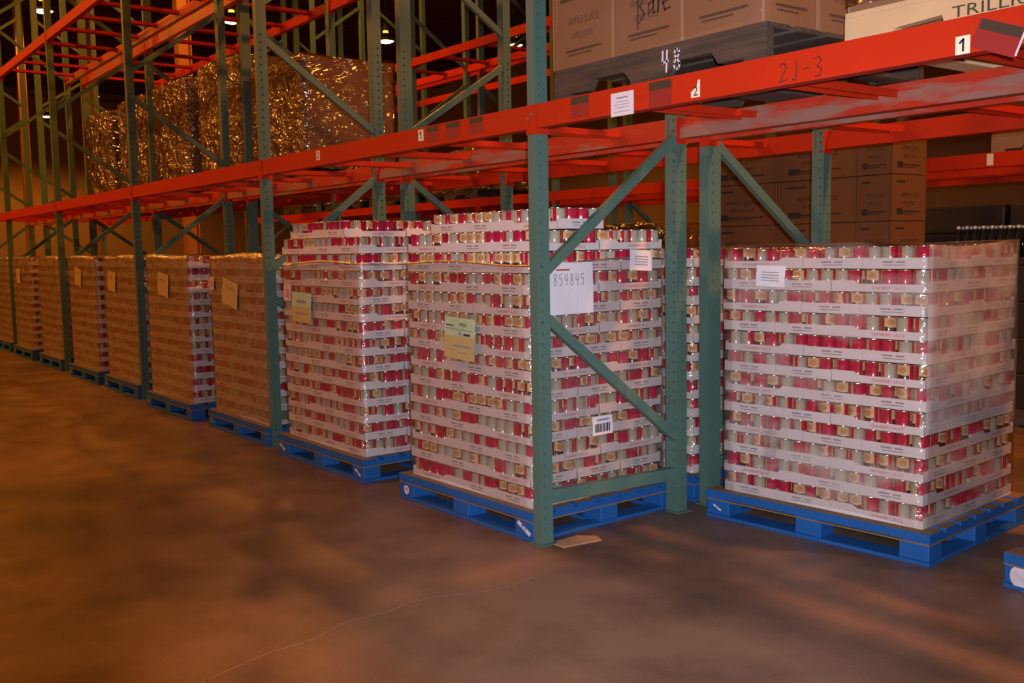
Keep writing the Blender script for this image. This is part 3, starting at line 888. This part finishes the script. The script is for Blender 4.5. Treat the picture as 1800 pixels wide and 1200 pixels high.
for t in trays[300:]:
    vis = t['score'] > 0
    b, _ = tray_mesh(t['nx'], t['ny'], t['lo'], False)
    V = np.array(b.v, np.float32); c, sn = math.cos(t['s'].yaw), math.sin(t['s'].yaw)
    X = V[:, 0] * c - V[:, 1] * sn + t['x']; Y = V[:, 0] * sn + V[:, 1] * c + t['y']; Z = V[:, 2] + t['z']
    PV.append(np.stack([X, Y, Z], -1)); fs_ += [tuple(k + off for k in f) for f in b.f]; ms_ += b.m; off += len(V)
me = bpy.data.meshes.new('can_trays'); me.from_pydata(np.concatenate(PV).tolist(), [], fs_)
for mt in TRAY_MATS: me.materials.append(mt)
me.polygons.foreach_set('material_index', ms_); me.update()
o = bpy.data.objects.new('can_trays', me); COL.objects.link(o)
tag(o, 'the smaller white can trays of the farther and inner stacks', 'trays', 'white can trays', 'stuff')

# pallets under the stacks
for s in STACKS:
    c, sn = math.cos(s.yaw), math.sin(s.yaw)
    ex = (PALW - 14 * D) / 2; ey = 0.045
    if s.key == 'R': ex, ey = 0.075, 0.055
    x = s.ox - ex * c + ey * sn; y = s.oy - ex * sn - ey * c
    if s.key == 'R':
        p = blue_pallet(x, y, s.yaw, 'blue pallet under the right-hand stack, whole front in view')
        p.scale = (1.175 / 1.2, 1, 1)
    else:
        p = blue_pallet(x, y, s.yaw, 'blue pallet under the ' + s.words)
    if s.key == 'P1': paint_mark(p, 0.075, 0.026, 'ring'); paint_mark(p, 1.13, 0.04, 'smear')
    if s.key == 'R2': paint_mark(p, 0.115, 0.088, 'crescent')
    if s.key == 'P2': paint_mark(p, 0.05, 0.03, 'smear'); paint_mark(p, 1.13, 0.028, 'smear')
    if s.key == 'R': paint_mark(p, 0.07, 0.02, 'smear')

# stretch film round the stacks
def film(ox, oy, yaw, w, d, z0, z1, mat, label, seed, top=False, amp=0.006, gap=0.006, group='clear stretch wraps', end_mat=None, end_from=-1, rim=False, name='stretch_wrap'):
    rg = np.random.default_rng(seed)
    nw, nd, nz = 26, 22, max(6, int((z1 - z0) / 0.045))
    loop = []
    for i in range(nw): loop.append((w * i / nw, 0, 0, -1))
    for i in range(nd): loop.append((w, d * i / nd, 1, 0))
    for i in range(nw): loop.append((w - w * i / nw, d, 0, 1))
    for i in range(nd): loop.append((0, d - d * i / nd, -1, 0))
    n = len(loop); ph = rg.uniform(0, 6.28, 8); fr = rg.uniform(4, 15, 8); fz = rg.uniform(-12, 12, 8)
    b = MB(); c, sn = math.cos(yaw), math.sin(yaw)
    per = 2 * (w + d)
    for j in range(nz + 1):
        z = z0 + (z1 - z0) * j / nz
        for i, (x, y, ax, ay) in enumerate(loop):
            t = i / n * 2 * math.pi
            a = sum(math.sin(round(fr[k]) * t + fz[k] * z + ph[k]) for k in range(8)) / 8
            o_ = gap + amp * (1 + a)
            corner = (i in (0, nw, nw + nd, 2 * nw + nd))
            xx = x + (ax * o_ if not corner else (gap if x > w / 2 else -gap))
            yy = y + (ay * o_ if not corner else (gap if y > d / 2 else -gap))
            zz = z + (0.012 * math.sin(3 * t + ph[0]) if j in (0, nz) else 0)
            b.v.append((xx, yy, zz - z0))
    for j in range(nz):
        for i in range(n):
            i2 = (i + 1) % n
            b.f.append((j * n + i, j * n + i2, (j + 1) * n + i2, (j + 1) * n + i)); b.m.append(1 if end_mat and nw <= i < nw + nd and j > nz * end_from else 0)
    if rim:
        for i in range(n):
            i2 = (i + 1) % n
            p, q = Vector(b.v[nz * n + i]), Vector(b.v[nz * n + i2])
            for zz in (0.0,):
                k0 = len(b.v)
                for e, (lx, ly, ax, ay) in ((p, loop[i]), (q, loop[i2])):
                    for k in range(6):
                        a = 2 * math.pi * k / 6
                        b.v.append((e.x + ax * 0.005 * math.cos(a), e.y + ay * 0.005 * math.cos(a), e.z + zz + 0.006 * math.sin(a)))
                for k in range(6):
                    k2 = (k + 1) % 6
                    b.f.append((k0 + k, k0 + k2, k0 + 6 + k2, k0 + 6 + k)); b.m.append(2)
    if top:
        b.v.append((w / 2, d / 2, z1 - z0 - 0.004)); k = len(b.v) - 1
        for i in range(n): b.f.append((nz * n + i, nz * n + (i + 1) % n, k)); b.m.append(0)
    o = b.build(name, [mat, end_mat or mat, M['film_rim']] if (end_mat or rim) else mat, None, (ox, oy, z0), yaw, smooth=True)
    tag(o, label, 'stretch wrap', group)
    return o
for i, s in enumerate(STACKS):
    w, d = 14 * D, 12 * D
    zt = s.zb + s.layers * PITCH_Z
    if s.key in ('P1', 'P2'):
        film(s.ox, s.oy, s.yaw, w, d, s.zb + 0.01, zt - 1.55 * PITCH_Z, M['film'], 'clear film round the %s, top trays bare' % s.words, 40 + i, rim=True)
    elif s.key == 'R':
        film(s.ox, s.oy, s.yaw, w, d, s.zb + 0.01, zt + 0.004, M['film_hazy'], 'crinkled hazy film round the right-hand stack', 40 + i, top=True, end_mat=M['film_end'], end_from=0.3, amp=0.010)
    elif s.key == 'B':
        film(s.ox, s.oy, s.yaw, w, d, s.zb + 0.01, zt + 0.004, M['film'], 'clear film round the stack behind the nearest one', 40 + i, top=True)
    else:
        film(s.ox, s.oy, s.yaw, w, d, s.zb + 0.01, zt + 0.006, M['film_aisle'], 'clear film round the %s' % s.words, 40 + i, top=True, end_mat=M['film'])

# ------------------------------------------------------------------ papers on the stacks
def local(s, lx, ly, z):
    c, sn = math.cos(s.yaw), math.sin(s.yaw)
    return Vector((s.ox + lx * c - ly * sn, s.oy + lx * sn + ly * c, z))
def sheet(name, s, face, a0, a1, z0, z1, mats, draw, label, off=0.022, tilt=0.0, cat='paper', group=None):
    """face 'front': a along the width ; 'end': a along the depth of the right end"""
    b = MB(); w, h = a1 - a0, z1 - z0
    nx, nz = 6, 6
    for j in range(nz + 1):
        for i in range(nx + 1):
            b.v.append((-w / 2 + w * i / nx, -0.002 * math.sin(i * 1.1 + j * 0.7), -h / 2 + h * j / nz))
    for j in range(nz):
        for i in range(nx):
            b.f.append((j * 7 + i, j * 7 + i + 1, (j + 1) * 7 + i + 1, (j + 1) * 7 + i)); b.m.append(0)
    draw(b, Vector((0, -0.0035, 0)), w, h)
    o = b.build(name, mats)
    md = o.modifiers.new('thickness', 'SOLIDIFY'); md.thickness = 0.0006; md.offset = 1
    if face == 'front':
        o.location = local(s, (a0 + a1) / 2, -off, (z0 + z1) / 2); o.rotation_euler = (0, tilt, s.yaw)
    else:
        o.location = local(s, 14 * D + off, (a0 + a1) / 2, (z0 + z1) / 2); o.rotation_euler = (0, tilt, s.yaw + math.pi / 2)
    tag(o, label, cat, group or 'papers on the stacks')
    return o
def px_front(s, X): return X - s.ox
P1, P2, RR = BY['P1'], BY['P2'], BY['R']
def tagdraw(b, c, w, h):
    b.text('14026', h * 0.12, c + X3 * (w * .12) + Z3 * (h * .34), X3, Z3, 2)
    b.rect(c + Z3 * (h * .30) - X3 * (w * .3), X3, Z3, w * .26, h * .025, 2)
    b.rect(c + Z3 * (h * .22), X3, Z3, w * .9, h * .02, 1)
    b.text('10', h * 0.12, c + X3 * (w * .02) + Z3 * (h * .12), X3, Z3, 2); b.rect(c + X3 * (w * .26) + Z3 * (h * .11), X3, Z3, w * .22, h * .05, 2)
    b.rect(c + Z3 * (h * -.22) - Y3 * 0.0002, X3, Z3, w * 1.0, h * .56, 3)
    c2 = c - Y3 * 0.0006
    b.rect(c2 - Z3 * (h * .18) + X3 * (w * .1), X3, Z3, w * .6, h * .05, 1)
    b.rect(c2 - Z3 * (h * .33) + X3 * (w * .12), X3, Z3, w * .3, h * .03, 1)
    b.rect(c2 - Z3 * (h * .28) - X3 * (w * .2), X3, Z3, w * .25, h * .02, 1)
a0 = -0.790 - P1.ox
sheet('pallet_tag', P1, 'front', a0, a0 + 0.262, 0.822, 1.035, [M['paper_green'], M['ink_grey'], M['ink_black'], M['paper_yellow']], tagdraw, 'green and yellow pallet tag on the front of the nearest aisle stack', cat='tag', tilt=0.04)
def d854(b, c, w, h):
    handwrite(b, '854845', c + Vector((-w * .42, 0, h * .06)), X3, Z3, w * .125, h * .22, 0.0035, 1)
    b.rect(c + Z3 * (h * .36) - X3 * (w * .2), X3, Z3, w * .3, h * .03, 2)
sheet('paper_sheet', P1, 'end', 0.105, 0.385, 1.062, 1.310, [M['paper'], M['ink_grey'], M['ink_red']], d854, 'large white sheet with handwritten 854845 on end of nearest stack', tilt=0.0)
def smalllines(b, c, w, h):
    for i in range(4): b.rect(c + Z3 * (h * (.18 - .13 * i)), X3, Z3, w * .6, h * .04, 1)
sheet('paper_note', P1, 'end', 0.640, 0.800, 1.258, 1.362, [M['paper'], M['ink_grey']], smalllines, 'small white note high on the end of the nearest stack', tilt=0.06)
def barcode(b, c, w, h):
    rg = random.Random(3); x = -w * .38
    while x < w * .38:
        ww = rg.choice((.02, .03, .05)) * w; b.rect(c + X3 * x - Z3 * (h * .12), X3, Z3, ww, h * .45, 1); x += ww + rg.choice((.02, .035)) * w
    b.rect(c + Z3 * (h * .3), X3, Z3, w * .6, h * .10, 2)
sheet('barcode_label', P1, 'end', 0.372, 0.510, 0.450, 0.545, [M['paper'], M['ink_black'], M['ink_grey']], barcode, 'white barcode label low on the end of the nearest stack', cat='label')
sheet('paper_note', RR, 'front', 0.20, 0.36, 1.178, 1.278, [M['paper'], M['ink_grey']], smalllines, 'white note on the front of the right-hand stack', tilt=0.03)
def twotone(b, c, w, h):
    b.rect(c - Z3 * (h * .24) - Y3 * .0003, X3, Z3, w, h * .52, 3); b.rect(c + Z3 * (h * .2), X3, Z3, w * .5, h * .08, 1); b.rect(c - Z3 * (h * .2) - Y3 * .0006, X3, Z3, w * .6, h * .05, 1)
a0 = -2.66 - P2.ox
sheet('pallet_tag', P2, 'front', a0 + 0.06, a0 + 0.34, 0.925, 1.12, [M['paper_green'], M['ink_grey'], M['ink_black'], M['paper_yellow']], twotone, 'green and yellow pallet tag on the second aisle stack', cat='tag', tilt=0.03)
sheet('paper_note', P2, 'front', 0.045, 0.155, 1.06, 1.165, [M['paper_pink'], M['ink_grey']], smalllines, 'small pink note on the second aisle stack, left of its tag')
P = BY
def yel(b, c, w, h): b.rect(c + Z3 * (h * .2), X3, Z3, w * .5, h * .08, 1)
for key, a, z, t, wv in (('P3', 0.28, 0.98, .18, 0.30), ('P4', 0.34, 1.02, .12, 0.26), ('P5', 0.18, 1.02, .1, 0.26), ('P6', 0.30, 1.05, .15, 0.26), ('P8', 0.30, 1.02, .0, 0.24)):
    sheet('pallet_tag', P[key], 'front', a, a + wv, z, z + 0.20, [M['paper_yellow'], M['ink_grey']], yel, 'yellow pallet tag on the front of the ' + P[key].words, cat='tag', tilt=t, off=0.020)
sheet('paper_note', P['P3'], 'front', 0.02, 0.12, 1.10, 1.20, [M['paper_pink'], M['ink_grey']], smalllines, 'small pink note at the left of the third aisle stack')

# scrap of cardboard by the post foot
b = MB(); b.prism([(0.010, 0.060), (0.085, 0.062), (0.110, 0.275), (0.050, 0.300), (-0.020, 0.235), (-0.012, 0.10)], 'z', 0.0, 0.004)
tag(b.build('cardboard_scrap', M['scrap']), 'flat brown cardboard scrap on the floor at the nearest post', 'scrap')

# ------------------------------------------------------------------ goods on the beams
ZB = 2.0205
def wood_pallet(w, d, mat, name='wooden_pallet', prof=None):
    e = empty(name, (0, 0, 0)); b = MB(); n = 6; bw = 0.13
    for i in range(n):
        y = i * (d - bw) / (n - 1); b.box(0, w, y, y + bw, 0.112, 0.130)
    b.build('top_deck', mat, e, bevel=0.002)
    for y in (0.0, d / 2 - 0.02, d - 0.04):
        b = MB(); a = [(0, 0.0185), (0.22, 0.0185), (0.25, 0.062), (0.44, 0.062), (0.48, 0.0185), (w - 0.48, 0.0185), (w - 0.44, 0.062), (w - 0.25, 0.062), (w - 0.22, 0.0185), (w, 0.0185), (w, 0.1115), (0, 0.1115)]
        b.prism(prof or a, 'y', y, y + 0.04); b.build('stringer', mat, e)
    b = MB()
    for x in ((0.0, 0.48, w - 0.58, w - 0.1) if not prof else (0.02,)): b.box(x, x + 0.1, 0.0 if not prof else 0.05, d, 0.0, 0.018 if not prof else 0.0038)
    b.build('bottom_boards', mat, e)
    return e
def carton_mesh(w, d, h, lines_=True, name='carton', mat='carton', edge='carton_edge'):
    b = MB(); b.box(0, w, 0, d, 0, h)
    def side(O, U, L):
        O = Vector(O); U = Vector(U)
        b.text('APPLE JUICE', h * 0.13, O + U * (L * .52) + Z3 * (h * .56), U, Z3, 1, L * .52)
        b.text('APPLE JUICE', h * 0.11, O + U * (L * .50) + Z3 * (h * .38), U, Z3, 1, L * .36)
        b.rect(O + U * (L * .52) + Z3 * (h * .20), U, Z3, L * .6, h * .03, 1)
        b.rect(O + U * (L * .45) + Z3 * (h * .15), U, Z3, L * .4, h * .02, 1)
        b.rect(O + U * (L * .25) + Z3 * (h * .85), U, Z3, L * .25, h * .05, 1)
        if mat == 'carton_far': b.rect(O + U * (L * .22) + Z3 * (h * .20) - U.cross(Z3) * -0.0004, U, Z3, L * .16, h * .14, 1)
    if lines_:
        side((0, -0.0006, 0), X3, w); side((w + 0.0006, 0, 0), Y3, d)
    # lighter worn vertical corner edges
    for (x, y) in ((0.0, 0.0), (w, 0.0), (w, d)):
        b.box(x - 0.003, x + 0.003, y - 0.003, y + 0.003, 0, h, 2)
    return b.mesh(name, [M[mat], M['carton_ink' if mat == 'carton' else 'ink_black'], M[edge]])
# dark pallet with juice cartons in the right bay
pd = wood_pallet(1.16, 0.98, M['wood_dark'])
pd.location = (0.105, 0.03, ZB)
tag(pd, 'dark weathered wooden pallet on the right-bay beam, chalked 48', 'pallet')
b = MB(); handwrite(b, '48', (0.655, -0.001, 0.028), X3, Z3, 0.060, 0.078, 0.009, 0)
o = b.build('chalk_number', M['white_mark'], pd); o['label'] = 'white chalked 48'
CW, CDp, CHt = 0.385, 0.30, 0.34
jc = carton_mesh(CW - 0.006, CDp - 0.004, CHt - 0.004)
for lv in range(2):
    for i in range(3):
        for j in range(3):
            if 0 < j and i < 2: continue
            o = bpy.data.objects.new('juice_carton', jc); COL.objects.link(o)
            o.location = (0.100 + i * CW, 0.034 + j * (CDp + 0.01), ZB + 0.1305 + lv * CHt)
            pos = ('left front', 'middle front', 'right front corner')[i] if j == 0 else ('middle of right end', 'rear of right end')[j - 1]
            tag(o, 'brown juice carton, %s layer, %s, on the dark pallet' % (('lower', 'upper')[lv], pos), 'carton', 'juice cartons on the dark pallet')
            if lv == 0 and i == 1 and j == 0:
                b = MB(); O = Vector((CW * .36, -0.0015, CHt * .36)); s_ = 0.1
                for st in ([(0.05, 1.0), (0.02, -.35)], [(0.05, .9), (.35, 1.05), (.45, .85), (.15, .5), (.40, .15), (.10, -.15)], [(.85, .55), (.65, .5), (.62, .1), (.88, .3), (.9, .6), (.9, .1), (1.0, .1)], [(1.15, .6), (1.15, .1), (1.2, .5), (1.35, .6)], [(1.4, .35), (1.65, .45), (1.55, .62), (1.42, .4), (1.5, .1), (1.8, .15)]):
                    b.stroke(O, X3, Z3, [(p * s_, q * s_) for p, q in st], 0.008, 0)
                q = b.build('marker_scrawl', M['ink_black'], o); q['label'] = 'black marker scrawl'
# new wood pallet next to it
pn = wood_pallet(1.22, 0.80, M['wood_new'], prof=[(0, 0.004), (0.15, 0.004), (0.19, 0.050), (0.35, 0.060), (0.36, 0.020), (0.385, 0.004), (0.46, 0.004), (0.52, 0.014), (0.60, 0.014), (0.61, 0.004), (0.9, 0.004), (0.93, 0.058), (1.05, 0.058), (1.08, 0.004), (1.22, 0.004), (1.22, 0.1115), (0, 0.1115)]); pn.location = (1.475, 0.18, ZB)
tag(pn, 'pale new wooden pallet with black stencil lettering at top right', 'pallet')
b = MB(); b.text('TRILLIUM', 0.050, (0.535, -0.001, 0.058), X3, Z3, 0, 0.30)
o = b.build('stencil_lettering', M['stencil'], pn); o['label'] = 'black stencilled letters'
b = MB(); b.text('R', 0.050, (0.735, -0.001, 0.058), X3, Z3, 0)
o = b.build('stencil_lettering', M['stencil'], pn); o['label'] = 'last stencilled letter cut by the edge'
nc = carton_mesh(0.40, 0.32, 0.34, False)
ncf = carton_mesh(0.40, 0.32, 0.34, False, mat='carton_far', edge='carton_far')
for i in range(3):
    o = bpy.data.objects.new('carton', nc); COL.objects.link(o); o.location = (1.477 + i * 0.405, 0.20, ZB + 0.1305)
    tag(o, 'plain brown carton, %s from left, on the pale new pallet' % ORD[i + 1], 'carton', 'cartons on the pale pallet')
film(1.477, 0.198, 0, 1.21, 0.34, ZB + 0.14, ZB + 0.50, M['film_load'], 'shiny film round the cartons on the pale new pallet', 91, group='load wraps')
film(0.098, 0.030, 0, 3 * CW, 3 * CDp + 0.02, ZB + 0.132, ZB + 0.82, M['film_thin'], 'thin clear film round the juice cartons on the dark pallet', 92, amp=0.003, gap=0.004, group='load wraps')

# wrapped loads
plain_carton = carton_mesh(0.395, 0.46, 0.244, False)
load_pal = None
def wrapped_load(x, y, z, layers, words, seed, ch=0.246):
    global load_pal
    if load_pal is None:
        load_pal = wood_pallet(1.2, 0.95, M['wood_dark']); p = load_pal
    else: p = copy_tree(load_pal)
    p.location = (x, y, z + 0.0005)
    tag(p, 'dark wooden pallet under the ' + words, 'pallet', 'pallets under wrapped loads')
    for l in range(layers):
        for i in range(3):
            for j in range(2):
                if j == 1 and i < 2: continue
                o = bpy.data.objects.new('carton', plain_carton); COL.objects.link(o)
                o.location = (x + 0.004 + i * 0.399, y + 0.012 + j * 0.465, z + 0.1315 + l * ch); o.scale = (1, 1, ch / 0.246)
                tag(o, 'brown carton inside the ' + words, 'carton', 'cartons inside the ' + words)
    film(x, y + 0.008, 0, 1.2, 0.935, z + 0.12, z + 0.135 + layers * ch + 0.004, M['film_load'], 'shiny orange-lit film round the ' + words, seed, top=True, amp=0.016, gap=0.006, group='load wraps')
k = 0
for x, ly in ((-6.0, 4), (-7.45, 5), (-9.05, 5), (-10.55, 5), (-12.2, 5)):
    k += 1
    wrapped_load(x, Y2 + 0.01, ZB, ly, '%s shiny wrapped load on the lower beams, counting leftward' % ORD[k], 120 + k)
k = 0
for x in (-4.9, -6.4, -8.0, -9.5, -11.1, -12.6):
    k += 1
    wrapped_load(x, YB + 0.01, 0.0, 3, '%s wrapped floor load of far row' % ORD[k], 140 + k, 0.49)
k = 0
for x in (-8.2, -9.8, -11.3, -12.9):
    k += 1
    wrapped_load(x, YB + 0.01, ZB, 2, '%s low wrapped load on far-row beams' % ORD[k], 160 + k)

# brown printed cartons stacked across the next aisle
BW, BH, BD = 0.755, 0.352, 0.45
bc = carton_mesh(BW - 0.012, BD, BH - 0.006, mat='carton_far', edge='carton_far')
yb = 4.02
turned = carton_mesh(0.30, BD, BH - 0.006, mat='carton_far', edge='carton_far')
for i in range(3):
    for l in range(6):
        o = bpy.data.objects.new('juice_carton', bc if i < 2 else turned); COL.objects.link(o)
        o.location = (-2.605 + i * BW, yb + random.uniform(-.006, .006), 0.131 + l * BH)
        tag(o, 'dim brown printed carton, %s column from left, %s layer up, far stack' % (ORD[i + 1], ORD[l + 1]), 'carton', 'cartons stacked across the next aisle')
p = wood_pallet(1.83, 0.46, M['wood_dark']); p.location = (-2.62, yb - 0.005, 0)
tag(p, 'dark wooden pallet under the far brown carton stack', 'pallet')
# dark bottles behind the right-hand stack
def bottle_mesh():
    b = MB(); b.lathe([(0.026, 0), (0.029, 0.004), (0.029, 0.135), (0.013, 0.185), (0.0125, 0.212)], 12, 0); b.lathe([(0.014, 0.212), (0.0155, 0.214), (0.0155, 0.232), (0.012, 0.236), (0.0, 0.236)], 12, 1)
    me = b.mesh('bottle', [M['dark_glass'], M['dark_cap']]); me.polygons.foreach_set('use_smooth', [True] * len(me.polygons)); return me
bm = bottle_mesh()
for u in range(2):
    x0 = -0.30 + u * 1.35
    if u == 0: x0 = -0.62
    p = wood_pallet(1.24, 0.96, M['wood_dark']); p.location = (x0, YB + 0.02, 0)
    tag(p, 'wooden pallet under the dark bottles, %s one' % ('left', 'right')[u], 'pallet')
    for l in range(5):
        b = MB(); b.box(0, 1.2, 0, 0.9, 0, 0.263 if l < 4 else 0.06)
        o = b.build('bottle_pack', M['dark_pack'], None, (x0 + 0.01, YB + 0.04, 0.1305 + l * 0.265), bevel=0.01)
        tag(o, 'dark shrink-wrapped bottle pack, %s layer up, %s far pallet' % (ORD[l + 1], ('left', 'right')[u]), 'bottle pack', 'dark bottle packs')
    for i in range(18):
        for j in range(2):
            o = bpy.data.objects.new('dark_bottle', bm); COL.objects.link(o)
            o.location = (x0 + 0.045 + i * 0.066, YB + 0.075 + j * 0.066, 0.1305 + 4 * 0.265 + 0.0605)
            tag(o, 'dark bottle with grey cap, %s from left, %s row, %s far pallet' % ('number %d' % (i + 1) if i + 1 >= len(ORD) else ORD[i + 1], ('front', 'second')[j], ('left', 'right')[u]), 'bottle', 'dark bottles far behind')
# dark packs added behind the bottles so the gap reads unlit
for u in range(3):
    for l in range(7):
        b = MB(); b.box(0, 1.15, 0, 0.9, 0, 0.238)
        o = b.build('filler_drink_pack', M['dark_pack'], None, (-1.95 + u * 1.2, YB + 1.2, 0.001 + l * 0.24), bevel=0.012)
        tag(o, 'added dark drink pack in the far rear rack, %s layer up, %s from left' % (ORD[l + 1], ORD[u + 1]), 'drink pack', 'added dark drink packs')
# brown goods on the far-row beam above them
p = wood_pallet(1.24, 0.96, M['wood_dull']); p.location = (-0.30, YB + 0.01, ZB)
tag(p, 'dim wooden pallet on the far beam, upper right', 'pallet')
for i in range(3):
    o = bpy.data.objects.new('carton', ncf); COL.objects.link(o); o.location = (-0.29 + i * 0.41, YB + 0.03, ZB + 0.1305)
    tag(o, 'brown carton on the far beam at upper right, %s from left' % ORD[i + 1], 'carton', 'cartons on far beam')

# ------------------------------------------------------------------ columns
for i, (x, y) in enumerate(((-13.4, 3.05), (-19.6, 3.05), (-27.5, 3.3))):
    b = MB(); b.box(x - 0.11, x + 0.11, y - 0.11, y - 0.09, 0, 10.5); b.box(x - 0.11, x + 0.11, y + 0.09, y + 0.11, 0, 10.5); b.box(x - 0.012, x + 0.012, y - 0.09, y + 0.09, 0, 10.5)
    structure(b.build('trim_%d' % (40 + i), M['column']))

# ------------------------------------------------------------------ lamps
def lamp_master():
    e = empty('high_bay_lamp', (0, 0, 0))
    b = MB(); b.tube((0, 0, 0.62), (0, 0, 2.4995), 0.012); b.build('stem', M['lamp_shell'], e)
    b = MB(); b.lathe([(0.0, 0.62), (0.10, 0.62), (0.11, 0.56), (0.11, 0.36), (0.08, 0.33)], 20); b.build('ballast_housing', M['lamp_shell'], e, smooth=True)
    b = MB(); b.lathe([(0.085, 0.33), (0.09, 0.26)], 20); b.build('vent_ring', M['lamp_vent'], e, smooth=True)
    b = MB(); b.lathe([(0.10, 0.255), (0.19, 0.21), (0.25, 0.12), (0.28, 0.0), (0.275, 0.0), (0.24, 0.115), (0.18, 0.20), (0.10, 0.245)], 24); b.build('reflector_dome', M['lamp_shell'], e, smooth=True)
    b = MB(); b.lathe([(0.0, -0.055), (0.12, -0.045), (0.22, -0.015), (0.262, 0.02), (0.25, 0.06), (0.0, 0.08)], 24); b.build('lens', M['lamp_glow'], e, smooth=True)
    return e
LM = lamp_master(); used = False
LAMPS = [(-26.30, 3.71, 'large lamp at top left', 1.6), (-48.46, 8.43, 'lowest lamp at far left', 6.0), (-41.08, 8.68, 'small far lamp between the left uprights', 1.6), (-24.84, 8.45, 'yellowish lamp between third uprights', 1.2),
         (-24.91, 13.55, 'lamp seen between the second upright posts', 0.8), (-23.24, 17.44, 'small lamp just left of the nearest post', 0.6),
         (-5.5, -4.2, 'aisle lamp overhead, nearest', 2.9), (-13, -4.2, 'aisle lamp overhead, second along', 3.4), (-21, -4.2, 'aisle lamp overhead, third along', 3.4),
         (4.6, 3.2, 'lamp overhead beyond the right edge', 10.0), (-10.0, 3.2, 'lamp overhead further along next aisle', 3.2)]
for x, y, w, pw in LAMPS:
    if not used: e = LM; used = True
    else: e = copy_tree(LM)
    e.location = (x, y, 8.0)
    tag(e, 'glowing dome high-bay ceiling lamp, ' + w, 'lamp', 'high bay lamps')
    ld = bpy.data.lights.new('lamp_light', 'SPOT'); ld.color = SODIUM; ld.shadow_soft_size = 0.22
    ld.spot_size = math.radians(165); ld.spot_blend = 0.35
    ld.energy = LAMP_POWER * pw
    lo = bpy.data.objects.new('lamp_light', ld); COL.objects.link(lo); lo.parent = e; lo.location = (0, 0, -0.35)

# floor crack
b = MB()
for (x0, y0), (x1, y1) in zip(CRACK[:-1], CRACK[1:]):
    b.stroke((0, 0, 0.0006), X3, Y3, [(x0, y0), (x1, y1)], 0.006, 0)
structure(b.build('floor_crack', M['dark_stain']))
